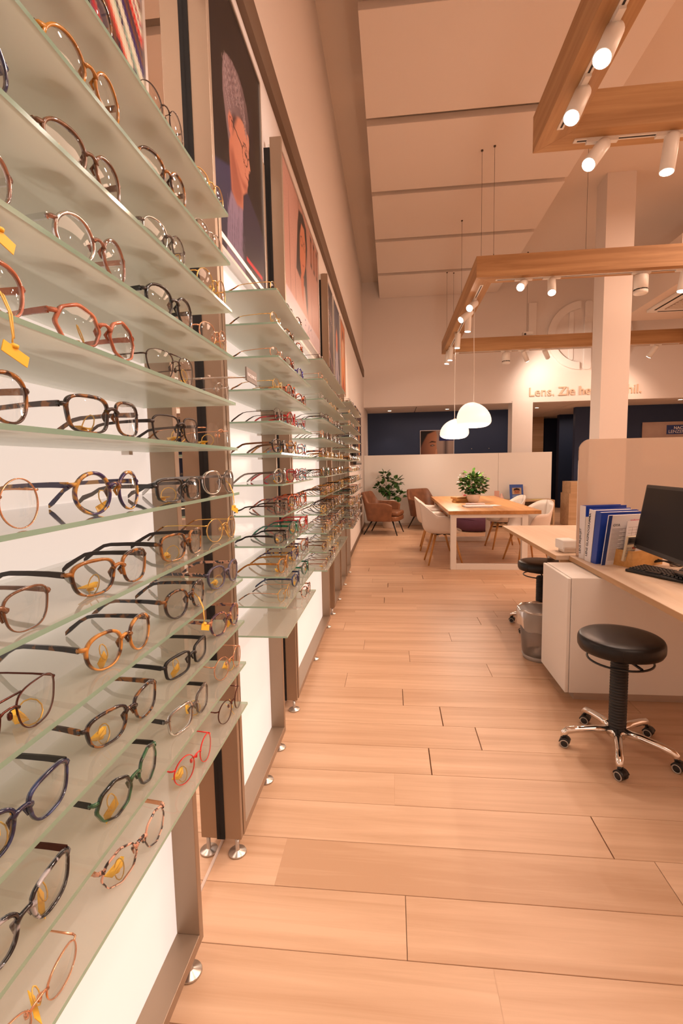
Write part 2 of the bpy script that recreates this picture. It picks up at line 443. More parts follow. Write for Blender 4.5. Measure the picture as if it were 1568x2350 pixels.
relief('emblem_letter', [(bx(2.73), Z(4.48)), (bx(2.73), Z(3.60)), (bx(3.05), Z(3.60)), (bx(3.05), Z(3.72)), (bx(2.88), Z(3.72)), (bx(2.88), Z(4.48))])
lt = thing('wall_lettering', 'raised shop slogan in pale letters low on the upper back wall', 'lettering', (0, BY, 0))
split_text('letter', 'Lens. Zie het verschil.', .26, .012, M_text, lt, frame_m((bx(2.76), -.014, Z(2.665)), (1, 0, 0), (0, 0, 1)), .0015)

# ------------------------------------------------------------------ low partition
pt = thing('low_partition', 'low white partition wall behind the seating area', 'partition', (0, 10.6, 0))
for a, b in ((WX+.005, 2.26), (2.265, 3.36)):
    MB().box(a, b, 0, .10, .05, 1.545).build('panel', M_white, pt)
MB().box(WX+.005, 3.34, .02, .08, 0, .05).build('plinth', M_alu, pt)

# posters on the far blue wall
def painter(W, H, bg):
    uu, vv = np.meshgrid((np.arange(W)+.5)/W, (np.arange(H)+.5)/H)
    img = np.zeros((H, W, 3)); img[:] = lin(bg)
    return img, uu, vv
def poly(img, uu, vv, pts, c, soft=.006, asp=1.0, c2=None, ang=0):
    """fill a polygon with a soft edge; c2 = second colour blended along direction ang"""
    p = np.array(pts, float); n = len(p); inside = np.zeros(uu.shape, bool); d = np.full(uu.shape, 9.)
    for i in range(n):
        x1, y1 = p[i]; x2, y2 = p[(i+1) % n]
        dx, dy = (x2-x1)*asp, y2-y1
        t = np.clip(((uu-x1)*asp*dx+(vv-y1)*dy)/(dx*dx+dy*dy+1e-12), 0, 1)
        d = np.minimum(d, np.hypot((uu-x1)*asp-t*dx, vv-y1-t*dy))
        cond = ((y1 > vv) != (y2 > vv)) & (uu < (x2-x1)*(vv-y1)/(y2-y1+1e-12)+x1); inside ^= cond
    sd = np.where(inside, d, -d); a = np.clip(.5+sd/(2*soft), 0, 1)[..., None]
    col = np.array(lin(c))
    if c2 is not None:
        q = (uu*math.cos(ang)+vv*math.sin(ang)); q0, q1 = q[inside].min() if inside.any() else 0, q[inside].max() if inside.any() else 1
        t = np.clip((q-q0)/(q1-q0+1e-9), 0, 1)[..., None]
        col = col*(1-t)+np.array(lin(c2))*t
    img[:] = img*(1-a)+col*a
def line(img, uu, vv, pts, c, wd=.006, asp=1.0):
    d = np.full(uu.shape, 9.)
    for (x1, y1), (x2, y2) in zip(pts[:-1], pts[1:]):
        dx, dy = (x2-x1)*asp, y2-y1
        t = np.clip(((uu-x1)*asp*dx+(vv-y1)*dy)/(dx*dx+dy*dy+1e-12), 0, 1)
        d = np.minimum(d, np.hypot((uu-x1)*asp-t*dx, vv-y1-t*dy))
    a = np.clip((wd-d)/(wd*.5), 0, 1)[..., None]
    img[:] = img*(1-a)+np.array(lin(c))*a
def print_mesh(img, o_, ux, vx, mt, name='print', parent=None):
    H, W, _ = img.shape
    mb_v = []; ux = Vector(ux); vx = Vector(vx); o_ = Vector(o_)
    for j in range(H+1):
        for i in range(W+1): mb_v.append(o_+ux*(i/W)+vx*(j/H))
    fs = [(j*(W+1)+i, j*(W+1)+i+1, (j+1)*(W+1)+i+1, (j+1)*(W+1)+i) for j in range(H) for i in range(W)]
    me = bpy.data.meshes.new(name); me.from_pydata([tuple(v) for v in mb_v], [], fs)
    ca = me.color_attributes.new('Col', 'FLOAT_COLOR', 'CORNER')
    buf = np.ones((H*W, 4, 4), np.float32); buf[:, :, :3] = img.reshape(H*W, 1, 3)
    ca.data.foreach_set('color', buf.ravel()); me.materials.append(mt)
    return obj(name, me, parent)
M_print = vcol_mat('poster_print', .35)

def far_poster_face():
    W, H = 60, 66; img, u, v = painter(W, H, (176, 150, 138)); A = .9
    poly(img, u, v, [(.72, 0), (.80, 0), (.80, 1), (.72, 1)], (70, 60, 66), .05, A)
    poly(img, u, v, [(0, 0), (.50, 0), (.47, .15), (.52, .32), (.50, .42), (.48, .60), (.50, .85), (.46, 1), (0, 1)], (206, 140, 104), .015, A, (120, 66, 44), PI)
    poly(img, u, v, [(0, .50), (.10, .70), (.22, .90), (.48, 1.0), (0, 1)], (28, 18, 18), .02, A)
    poly(img, u, v, [(.24, .64), (.34, .70), (.46, .68), (.46, .655), (.34, .66)], (40, 24, 20), .006, A)
    poly(img, u, v, [(.28, .56), (.36, .60), (.44, .57), (.36, .54)], (30, 22, 26), .006, A)
    poly(img, u, v, [(.33, .565), (.36, .585), (.40, .57), (.36, .555)], (190, 170, 160), .004, A)
    poly(img, u, v, [(.40, .0), (.42, .20), (.47, .46), (.50, .46), (.50, .20), (.52, 0)], (226, 160, 124), .008, A)
    poly(img, u, v, [(.16, .0), (.24, .20), (.36, .24), (.38, 0)], (170, 100, 70), .02, A)
    poly(img, u, v, [(.56, .70), (1, .70), (1, .93), (.56, .93)], (28, 38, 96), .006, A)
    poly(img, u, v, [(.80+.19*math.cos(a*PI/10), .10+.19*math.sin(a*PI/10)) for a in range(20)], (28, 38, 96), .008, A)
    return img
ps = thing('poster', 'poster of a face with hand at cheek on the navy wall', 'poster', (0, 12.59, 0))
MB().box(.72, 1.58, -.02, 0, 1.30, 2.19).build('backing', M_paper, ps)
print_mesh(far_poster_face(), (.73, -.022, 1.31), (.84, 0, 0), (0, 0, .87), M_print, 'print', ps)
text_obj('print_text', 'daglenzen\nALL IN', .055, .001, M_paper, ps, frame_m((1.27, -.026, 1.46), (1, 0, 0), (0, 0, 1)))
text_obj('print_text', 'nachtlenzen', .05, .001, M_paper, ps, frame_m((1.22, -.026, 2.02), (1, 0, 0), (0, 0, 1)))
ps = thing('poster', 'NACHT LENZEN poster on the navy wall right of the pillar', 'poster', (0, 12.49, 0))
MB().box(6.05, 7.05, -.02, 0, 1.2, 2.24).build('backing', mat('poster_grey', (.50, .38, .32), .4, noise=((.40, .29, .24), 2)), ps)
MB().box(6.60, 7.04, -.024, -.02, 1.94, 2.16).build('print_block', M_navyp, ps)
text_obj('print_text', 'NACHT', .095, .001, M_paper, ps, frame_m((6.76, -.026, 2.06), (1, 0, 0), (0, 0, 1)), .002)
text_obj('print_text', 'LENZEN', .105, .001, M_paper, ps, frame_m((6.64, -.026, 1.97), (1, 0, 0), (0, 0, 1)))
for x in (2.02, 2.45):
    s_ = 'left' if x < 2.2 else 'right'
    tag(MB().lathe([(.012, 0), (.012, .02), (0, .025)], n=10).build('coat_hook', M_chrome, None, (x, 12.6, 1.70), (PI/2, 0, 0)), 'small shiny hook on the navy wall, %s one of the pair' % s_, 'hook', 'wall hooks')
for i, (x, y) in enumerate([(-.05, 12.1), (1.35, 12.1), (3.55, 12.4), (4.9, 11.9), (6.4, 11.6)]):
    t_ = thing('downlight', ['recessed downlight in passage ceiling nearest the left wall', 'recessed downlight in passage ceiling between left wall and column', 'recessed downlight in passage ceiling right of the white column', 'recessed downlight in passage ceiling hidden near the pillar', 'recessed downlight in passage ceiling right of the pillar'][i], 'light', (x, y, 2.66), group='passage downlights')
    MB().lathe([(.045, 0), (.045, -.004), (.06, -.006), (.062, 0)], n=16).build('rim', M_white, t_)
    MB().lathe([(0, -.003), (.045, -.003)], n=16).build('lens', M_glow2, t_)
    l = bpy.data.lights.new('downlight_lamp', 'SPOT'); l.energy = 16; l.color = WARM; l.spot_size = 1.6; l.spot_blend = .8; l.shadow_soft_size = .04
    lo = bpy.data.objects.new('downlight_lamp', l); COL.objects.link(lo); lo.parent = t_; lo.location = (0, 0, -.03)

# ------------------------------------------------------------------ timber light frames
def rail_beam(mb, x0, x1, y0, y1, z0, z1, axis):
    mb.box(x0, x1, y0, y1, z0, z1)
def light_frame(label, x0, x1, y0, y1, z0=3.50, h=.24, b=.21, cables=()):
    t = thing('timber_light_frame', label, 'light frame', (x0, y0, z0), group='hanging timber frames')
    X, Y = x1-x0, y1-y0
    def beam(p, q, m_):   # mitred quad prism
        o = MB().prism(q, 0, h).build('beam', m_, t); bevel(o, .002)
    beam('n', [(0, 0), (X, 0), (X-b, b), (b, b)], M_oakx)
    beam('f', [(X, Y), (0, Y), (b, Y-b), (X-b, Y-b)], M_oakx)
    beam('l', [(0, Y), (0, 0), (b, b), (b, Y-b)], M_oaky)
    beam('r', [(X, 0), (X, Y), (X-b, Y-b), (X-b, b)], M_oaky)
    c = b/2; g = .02; e = .10
    for (a0, a1, b0, b1, ax_) in ((b+.03, X-b-.03, c-g, c+g, 0), (b+.03, X-b-.03, Y-c-g, Y-c+g, 0), (c-g, c+g, b+.03, Y-b-.03, 1), (X-c-g, X-c+g, b+.03, Y-b-.03, 1)):
        tr = MB().box(a0, a1, b0, b1, -.008, 0).build('track', M_white, t)
        if ax_ == 0: MB().box(a0+.02, a1-.02, (b0+b1)/2-.006, (b0+b1)/2+.006, -.0095, -.008).build('track_slot', M_black, tr)
        else: MB().box((a0+a1)/2-.006, (a0+a1)/2+.006, b0+.02, b1-.02, -.0095, -.008).build('track_slot', M_black, tr)
    for (cx, cy) in cables:
        top = 4.95 if (cx < 2.26 and cy > 2.75) else ZC
        k = MB().tube([(cx-x0, cy-y0, h), (cx-x0, cy-y0, top-z0)], .0022, 5).tube([(cx-x0, cy-y0, h), (cx-x0, cy-y0, h+.03)], [.008, .004], 8).tube([(cx-x0, cy-y0, top-z0-.012), (cx-x0, cy-y0, top-z0)], .014, 8).build('cable', M_black if False else mat('steel_cable', (.12, .09, .07), .4, .8), t)
    return t
light_frame('near oak light frame hanging top right with its corner in view', 1.0, 4.6, -.4, 3.72, cables=((1.13, 2.6), (1.10, 3.0), (2.6, 3.6)))
light_frame('large oak light frame hanging around the white pillar', 1.0, 5.6, 5.98, 9.95, cables=((1.07, 6.08), (1.20, 6.02), (1.07, 7.7), (1.07, 9.66), (1.20, 9.7), (2.6, 9.85), (3.46, 6.2), (2.25, 6.08), (3.9, 6.08)))
# speaker resting on far beam
t_ = thing('junction_box', 'small white junction box on top of the far oak beam', 'box', (2.62, 9.85, 3.742))
bevel(MB().box(-.10, .10, -.05, .05, 0, .09).build('housing', M_white, t_), .02)
MB().tube([(-.06, -.055, .04), (-.06, -.05, .04)], .02, 10).build('gland', M_black, t_)

sp_house = MB().lathe([(.040, .0), (.046, .004), (.046, .23), (.043, .236), (0, .236)], n=20).lathe([(.040, 0), (.038, .012)], n=20).mesh('housing', M_white)
sp_lens = MB().lathe([(0, -.001), (.041, -.001)], n=20).mesh('lens', M_glow)
sp_join = MB().tube([(0, 0, -.055), (0, 0, -.008)], .008, 8).mesh('joint', M_white)
sp_adp = MB().box(-.10, .10, -.017, .017, -.026, -.008).mesh('track_adapter', M_white)
SPOTG = 'white cylinder track spotlights'
def spot(x, y, tilt, az_, label, z=3.50, axis=0, power=30, cone=1.0, light=True, color=WARM, col_s=1.0):
    """tilt from straight down; az_ = horizontal direction of the beam"""
    t = thing('track_spotlight', label, 'spotlight', (x, y, z), group=SPOTG)
    obj('track_adapter', sp_adp, t, rot=(0, 0, PI/2 if axis else 0)); obj('joint', sp_join, t)
    d = Vector((math.sin(tilt)*math.cos(az_), math.sin(tilt)*math.sin(az_), -math.cos(tilt)))
    top = Vector((0, 0, -.055))
    q = d.to_track_quat('-Z', 'Y')
    c = top - (q @ Vector((0, 0, .20)))   # housing hangs from near its rear end
    h = obj('housing', sp_house, t); h.location = c; h.rotation_euler = q.to_euler()
    l = obj('lens', sp_lens, t); l.location = c; l.rotation_euler = q.to_euler()
    if light:
        li = bpy.data.lights.new('spot_lamp', 'SPOT'); li.energy = power; li.color = color; li.spot_size = cone; li.spot_blend = .7; li.shadow_soft_size = .04
        lo = bpy.data.objects.new('spot_lamp', li); COL.objects.link(lo); lo.parent = t; lo.location = c+d*.02; lo.rotation_euler = q.to_euler()
    return t
D = math.radians
# near frame
spot(1.105, 2.05, D(58), D(172), 'spotlight at the very top edge on the near frame', axis=1, power=43, cone=1.3, color=(1, .84, .74))
spot(1.105, 2.72, D(34), D(225), 'tilted spotlight on the near frame left beam, upper of two', axis=1, power=45, cone=1.3, color=(1, .80, .68))
spot(1.105, 3.12, D(34), D(225), 'tilted spotlight on the near frame left beam, lower of two', axis=1, power=45, cone=1.3, color=(1, .80, .68))
spot(1.42, 3.615, D(42), D(215), 'spotlight tilted left below the near frame far beam', power=45, cone=1.2)
spot(1.86, 3.615, D(8), D(200), 'upright spotlight below the near frame far beam', power=45, cone=1.2)
# spots of the near frame above and behind the viewer
spot(1.105, .2, D(50), D(170), 'spotlight out of view on near frame by the viewer', axis=1, power=42, cone=1.4, color=(1, .86, .76))
spot(1.105, 1.1, D(50), D(178), 'spotlight out of view on near frame ahead of the viewer', axis=1, power=42, cone=1.4, color=(1, .86, .76))
for yy_, nm_ in ((.5, 'nearest'), (1.6, 'middle'), (2.8, 'farthest')):  # spots added beyond the view to light the shelves from the side
    spot(4.495, yy_, D(64), D(180), 'added unseen spotlight on near frame right beam, %s, aimed at displays' % nm_, axis=1, power=72, cone=.85, color=(1, .88, .80))
spot(3.0, 3.615, D(10), D(90), 'spotlight out of view on near frame right side', power=50, cone=1.3)
# big frame, near beam
spot(1.56, 6.085, D(60), D(245), 'bright spotlight facing us on big frame near beam, left one', power=60, cone=1.1)
spot(1.88, 6.085, D(35), D(255), 'bright spotlight facing us on big frame near beam, right one', power=60, cone=1.1)
spot(3.34, 6.085, D(12), D(200), 'spotlight right of pillar under big frame near beam', power=50, cone=1.2)
# left beam
spot(1.105, 6.75, D(60), D(240), 'glaring spotlight on big frame left beam, nearest', axis=1, power=60, cone=1.2)
spot(1.105, 7.15, D(55), D(215), 'glaring spotlight on big frame left beam, second nearest', axis=1, power=60, cone=1.2)
spot(1.12, 7.35, D(3), D(180), 'upright spotlight on big frame left beam above the pendant', axis=1, power=55, cone=1.2)
spot(1.105, 8.35, D(4), D(180), 'upright spotlight on big frame left beam, third from far end', axis=1, power=50, cone=1.2)
spot(1.105, 9.3, D(5), D(180), 'upright spotlight on big frame left beam, second from far end', axis=1, power=45, cone=1.2)
spot(1.09, 9.62, D(8), D(180), 'upright spotlight on big frame left beam at far corner', axis=1, power=45, cone=1.2)
# far beam
spot(2.55, 9.845, D(50), D(50), 'spotlight tilted back to wall under big frame far beam', power=11, cone=2.2, color=(1, .74, .58))
spot(2.95, 9.845, D(66), D(58), 'second spotlight tilted back to wall under big frame far beam', power=40, cone=2.3, color=(1, .78, .62))
spot(4.95, 9.845, D(40), D(120), 'spotlight under big frame far beam near right edge', power=45, cone=2.3)
def speaker(x, y, label, z=3.50, r=.075, h=.20):
    t = thing('ceiling_speaker', label, 'speaker', (x, y, z), group='white cylinder speakers')
    MB().box(-.10, .10, -.017, .017, -.026, -.008).tube([(0, 0, -.05), (0, 0, -.02)], .02, 8).build('track_adapter', M_white, t)
    MB().lathe([(0, -.045), (r-.006, -.045), (r, -.052), (r, -.045-h*.78)], n=24).build('housing', M_white, t)
    for k in range(8):
        a = k*PI/4
        MB().tube([((r-.004)*math.cos(a+i*.11-.3), (r-.004)*math.sin(a+i*.11-.3), -.045-h*.81) for i in range(6)], .006, 6).build('vent_slot', M_black, t)
    MB().lathe([(r, -.045-h*.84), (r, -.045-h), (r-.01, -.052-h), (0, -.052-h)], n=24).build('end_cap', M_white, t)
speaker(2.87, 6.085, 'white cylinder speaker in front of the pillar under near beam')
speaker(2.22, 9.845, 'white cylinder speaker under the far oak beam')
tag(MB().box(-.04, .04, -.04, .04, -.02, 0).build('cable_clip', M_white, None, (1.28, 9.85, 3.50)), 'white cable clip under the big frame far corner', 'clip')

# ------------------------------------------------------------------ pendants
def pendant(x, y, zb, w_, h_, label, cable_top, tiltz):
    t = thing('pendant_lamp', label, 'lamp', (x, y, zb), (0, 0, tiltz), group='opal pendant lamps')
    n = 40; P = []
    for i in range(19):
        ph = -PI/2 + PI*i/18
        row = []
        for j in range(n):
            a = 2*PI*j/n
            r = math.cos(ph)
            if ph < 0: r = math.cos(ph)**.55
            sh = .012*math.cos(a)
            zz = (math.sin(ph)*.72*h_ if ph > 0 else math.sin(ph)*.28*h_) + .28*h_
            row.append((r*w_/2*(1+.02*math.cos(a))*math.cos(a), r*w_/2*.92*math.sin(a), zz + zz*.10*math.cos(a)*-1*(r)))
        row.append(row[0]); P.append(row)
    MB().grid(P).build('shade', M_opal, t)
    MB().tube([(0, 0, h_*.98), (.002, 0, h_+.4), (-.003, 0, h_+.9), (0, 0, cable_top-zb)], .005, 6).build('cord', M_white, t)
    MB().tube([(0, 0, h_*.97), (0, 0, h_*1.03)], .018, 12).build('cap', M_white, t)
    li = bpy.data.lights.new('pendant_bulb', 'POINT'); li.energy = 26; li.color = (1, .78, .6); li.shadow_soft_size = .16
    lo = bpy.data.objects.new('pendant_bulb', li); COL.objects.link(lo); lo.parent = t; lo.location = (0, 0, -.22)
pendant(1.13, 6.9, 1.83, .47, .345, 'white glowing pendant lamp nearer to us over the table', 3.50, 0)
pendant(1.05, 8.3, 1.75, .48, .33, 'white glowing pendant lamp farther back over the table', 3.50, PI)

# ------------------------------------------------------------------ display bays
BAYS = ['nearest', 'second', 'third', 'farthest']
def foot(parent, x, y, hgt=.055):
    f = MB().lathe([(.030, 0), (.032, .002), (.030, .006), (.009, .010), (.007, .014), (.007, hgt)], (x, y, .001), 20).build('foot', M_steel, parent)
def bay_panel(y0, y1, label, feet):
    t = thing('display_stand', label, 'display stand', (WX+.004, y0, 0), group='white display wall panels')
    L = y1-y0
    MB().box(0, .02, 0, L, .055, 2.14).build('back_panel', M_panel, t)
    for a, b in ((0, .024), (L-.024, L)):
        bevel(MB().box(.02, .085, a, b, .055, 2.14).build('side_profile', M_bronze, t), .0015)
    bevel(MB().box(.02, .085, .024, L-.024, .055, .085).build('bottom_profile', M_bronze, t), .0015)
    bevel(MB().box(.02, .055, .024, L-.024, 2.12, 2.14).build('top_profile', M_white, t), .0015)
    for fy in feet: foot(t, .065, fy-y0)
bay_panel(-.25, 1.16, 'white display panel with bronze frame closest to the viewer', (.1, 1.11))
bay_panel(1.53, 2.20, 'white display panel with bronze frame behind the first metal post', (1.9, 2.14))
bay_panel(2.53, 3.93, 'wide white display panel with bronze frame behind the second post', (3.2, 3.87))
bay_panel(4.25, 4.76, 'narrow white display panel just past the third post', (4.7,))
bay_panel(4.84, 5.38, 'narrow white display panel, middle one of the far three', (5.3,))
bay_panel(5.46, 5.98, 'narrow white display panel at far end of the row', (5.92,))
for i, (a, b) in enumerate(((1.165, 1.50), (2.205, 2.48), (3.935, 4.20))):
    t = thing('mirror', 'tall narrow mirror strip before the %s metal post' % ['first', 'second', 'third'][i], 'mirror', (WX, a, .055), group='mirror strips')
    MB().box(.0, .016, 0, b-a-.005, 0, 2.75).build('glass', M_mirror, t)
    MB().box(.0, .018, -.004, 0, 0, 2.75).build('frame', M_alu, t)
for i, (y, zt) in enumerate(((1.50, 2.97), (2.49, 2.97), (4.21, 2.97))):
    t = thing('metal_post', 'flat bronze metal post standing on a disc foot, %s along the wall' % ['nearest', 'second', 'third'][i], 'post', (WX, y, 0), group='bronze posts')
    bevel(MB().box(.030, .088, 0, .022, .06, zt).build('post', M_bronze, t), .001)
    MB().box(0, .030, -.004, .020, .06, zt-.05).build('gap_shade', M_gap, t)  # shade of the gap behind the post, set as a black strip
    foot(t, .068, .012)

# glass shelves
ZS = [1.923-.1055*k for k in range(12)]
SX0, SX1 = -.598, -.366
ORD = ['top', 'second', 'third', 'fourth', 'fifth', 'sixth', 'seventh', 'eighth', 'ninth', 'tenth', 'eleventh', 'lowest']
def shelf_mesh(L):
    t = .006; mb = MB()
    x0, x1 = 0, SX1-SX0
    v = [(x, y, z) for z in (-t, 0) for y in (0, L) for x in (x0, x1)]
    b = len(mb.v); mb.v += v
    for f, mi in (((0, 2, 3, 1), 1), ((4, 5, 7, 6), 0), ((0, 1, 5, 4), 2), ((2, 6, 7, 3), 2), ((0, 4, 6, 2), 2), ((1, 3, 7, 5), 2)):
        mb.f.append(list(f)); mb.m.append(mi); mb.sm.append(False)
    return mb.mesh('glass_shelf', [M_gtop, M_gbot, M_gedge])
SHELVES = ((-.10, 1.12), (1.58, 2.21), (2.62, 3.90), (4.42, 5.90))
for bi, (a, b) in enumerate(SHELVES):
    sm = shelf_mesh(b-a); br = MB().box(-.0, .02, -.0075, .0075, -.014, -.006).mesh('bracket', M_alu)
    for k in range(12):
        t = thing('glass_shelf', '%s frosted glass shelf of the %s display bay' % (ORD[k], BAYS[bi]), 'shelf', (SX0, a, ZS[k]), group='glass shelves of the %s bay' % BAYS[bi])
        obj('glass', sm, t); obj('bracket', br, t, (0, .10, 0)); obj('bracket', br, t, (0, b-a-.10, 0))
# small grey brand plate between the first and second bay
t = thing('name_plate', 'small grey name plate with pale letters beside the nearest bay shelves', 'sign', (-.395, 1.30, 1.585))
MB().box(0, .004, 0, .10, 0, .036).build('plate', mat('grey_plate', (.22, .19, .17), .5), t)
MB().tube([(-.20, .05, .018), (0, .05, .018)], .003, 6).build('arm', M_alu, t)
text_obj('letters', 'RAGUNAGE', .015, .0004, M_paper, t, frame_m((.0045, .008, .012), (0, 1, 0), (0, 0, 1)))

# ------------------------------------------------------------------ spectacles
def accol(name, c1, c2=None, sc=60, rough=.12, thr=.5, wid=.04, coat=.5):
    mt, tr, p = nt(name)
    if tr is None: return mt
    p.inputs['Roughness'].default_value = rough; p.inputs['Coat Weight'].default_value = coat
    p.inputs['Base Color'].default_value = (*c1, 1)
    if c2:
        N, L = tr.nodes, tr.links
        g = N.new('ShaderNodeNewGeometry'); n = N.new('ShaderNodeTexNoise'); n.inputs['Scale'].default_value = sc; n.inputs['Detail'].default_value = 1.5; n.inputs['Distortion'].default_value = .8
        r = N.new('ShaderNodeValToRGB'); r.color_ramp.elements[0].position = thr-wid; r.color_ramp.elements[1].position = thr+wid
        r.color_ramp.elements[0].color = (*c1, 1); r.color_ramp.elements[1].color = (*c2, 1)
        L.new(g.outputs['Position'], n.inputs['Vector']); L.new(n.outputs[0], r.inputs[0]); L.new(r.outputs[0], p.inputs['Base Color'])
    return mt
def metalm(name, c): return mat(name, c, .2, .9)
GOLD = metalm('gold_metal', (.85, .55, .18)); ROSE = metalm('rose_gold_metal', (.85, .45, .28)); SILV = metalm('silver_metal', (.6, .55, .52)); GUN = metalm('gunmetal', (.10, .075, .065)); BRZ = metalm('dark_bronze_metal', (.13, .045, .035)); REDM = mat('red_enamel', (.80, .03, .02), .3)
PAL = dict(
 tort=(accol('tortoise', (.045, .018, .010), (.32, .12, .02), 55), 'tortoiseshell'),
 dtort=(accol('dark_tortoise', (.016, .010, .012), (.22, .085, .02), 60, thr=.56), 'dark tortoiseshell'),
 amber=(accol('amber_tortoise', (.07, .024, .008), (.58, .25, .05), 45, thr=.46, wid=.07), 'amber tortoiseshell'),
 btort=(accol('blue_tortoise', (.02, .014, .09), (.50, .26, .05), 50, thr=.53), 'blue and brown mottled'),
 rtort=(accol('red_tortoise', (.08, .012, .008), (.62, .10, .02), 60), 'red tortoiseshell'),
 ptort=(accol('pink_tortoise', (.030, .015, .015), (.75, .40, .28), 90, wid=.03), 'pink and black mottled'),
 utort=(accol('purple_tortoise', (.045, .012, .045), (.50, .22, .12), 70), 'purple tortoiseshell'),
 marble=(accol('black_marble', (.010, .010, .013), (.42, .40, .42), 60, thr=.58, wid=.05), 'black and white marbled'),
 black=(accol('black_acetate', (.008, .007, .008), None), 'black'),
 matt=(accol('matt_brown_acetate', (.030, .018, .015), None, rough=.5, coat=0), 'matt dark brown'),
 mblack=(accol('matt_black_acetate', (.012, .011, .011), None, rough=.5, coat=0), 'matt black'),
 navy=(accol('navy_acetate', (.012, .016, .05), (.03, .05, .14), 40), 'navy blue'),
 bgrey=(accol('blue_grey_acetate', (.055, .05, .09), (.11, .10, .16), 40), 'blue-grey'),
 brown=(accol('brown_acetate', (.10, .040, .018), (.22, .10, .05), 40, wid=.2), 'brown'),
 coral=(accol('coral_acetate', (.30, .07, .03), (.62, .22, .12), 25, wid=.2), 'coral brown'),
 green=(accol('green_black_acetate', (.010, .012, .012), (.03, .11, .05), 25, thr=.52), 'black and green'),
 teal=(accol('green_acetate', (.01, .22, .12), (.02, .06, .05), 40), 'emerald green'),
 blue=(accol('blue_acetate', (.02, .05, .42), (.04, .02, .15), 50), 'bright blue'),
 red=(accol('red_acetate', (.60, .015, .012), (.25, .01, .015), 40), 'red'),
 multi=(accol('multicolour_acetate', (.45, .06, .05), (.10, .32, .45), 110), 'multicoloured'),
 honey=(accol('honey_acetate', (.50, .22, .03), (.30, .11, .015), 30, wid=.2), 'honey brown'),
 crystal=(clear('grey_crystal_acetate', (.60, .55, .52), .12, .08, .35, (.22, .17, .15)), 'grey crystal'),
 nude=(clear('pink_crystal_acetate', (.85, .55, .42), .14, .08, .45, (.55, .24, .15)), 'pink crystal'),
 gold=(GOLD, 'gold'), rose=(ROSE, 'rose gold'), silver=(SILV, 'silver'), gun=(GUN, 'gunmetal'), bronze=(BRZ, 'dark bronze'), redm=(REDM, 'red'))
ACET_T = dict()
SHAPES = {  # half width, half height, exponent, top flare, description
 'round': (.0240, .0235, 2.0, 0, 'round'), 'panto': (.0245, .0215, 2.35, .10, 'rounded'), 'square': (.0265, .0200, 3.6, .08, 'square'),
 'rect': (.0270, .0165, 4.2, .06, 'rectangular'), 'way': (.0265, .0195, 3.0, .14, 'wide-topped'), 'hex': (.0265, .0225, 2.0, 0, 'octagonal'),
 'avi': (.0270, .0220, 2.8, .16, 'aviator'), 'oval': (.0245, .0180, 2.2, 0, 'oval')}
def outline(shape, n):
    a, b, ex, fl_, _ = SHAPES[shape]; P = []
    for i in range(n):
        t = 2*PI*i/n + (PI/n if shape == 'hex' else 0)
        c, s = math.cos(t), math.sin(t)
        if shape == 'hex':
            k = 8; st = 2*PI/k; tt = (t % st)-st/2; r = math.cos(PI/k)/math.cos(tt); x, z = a*1.03*r*c, b*1.03*r*s
        else:
            x = a*math.copysign(abs(c)**(2/ex), c); z = b*math.copysign(abs(s)**(2/ex), s)
        x *= 1+fl_*z/b
        P.append((x, z))
    return P
GC = {}
def ring(mb, P, cx, cz, t0, t1, d, sgn=1, mi=0):
    """ring with rectangular section around outline P; t0 thickness below, t1 above"""
    n = len(P); zb = max(z for _, z in P)
    def vv(i):
        x, z = P[i]; r = math.hypot(x, z); k = t0+(t1-t0)*(.5+.5*z/zb)
        return (cx+sgn*x, cz+z), (cx+sgn*x*(r+k)/r, cz+z*(r+k)/r)
    base = len(mb.v)
    for i in range(n):
        inn, out = vv(i)
        mx, mz = (inn[0]+out[0])/2, (inn[1]+out[1])/2
        mb.v += [(inn[0], -d*.3, inn[1]), (mx, -d/2, mz), (out[0], -d*.3, out[1]), (out[0], d/2, out[1]), (inn[0], d/2, inn[1])]
    for i in range(n):
        j = (i+1) % n
        for q in range(5):
            q2 = (q+1) % 5
            mb.f.append([base+i*5+q, base+i*5+q2, base+j*5+q2, base+j*5+q]); mb.m.append(mi); mb.sm.append(True)
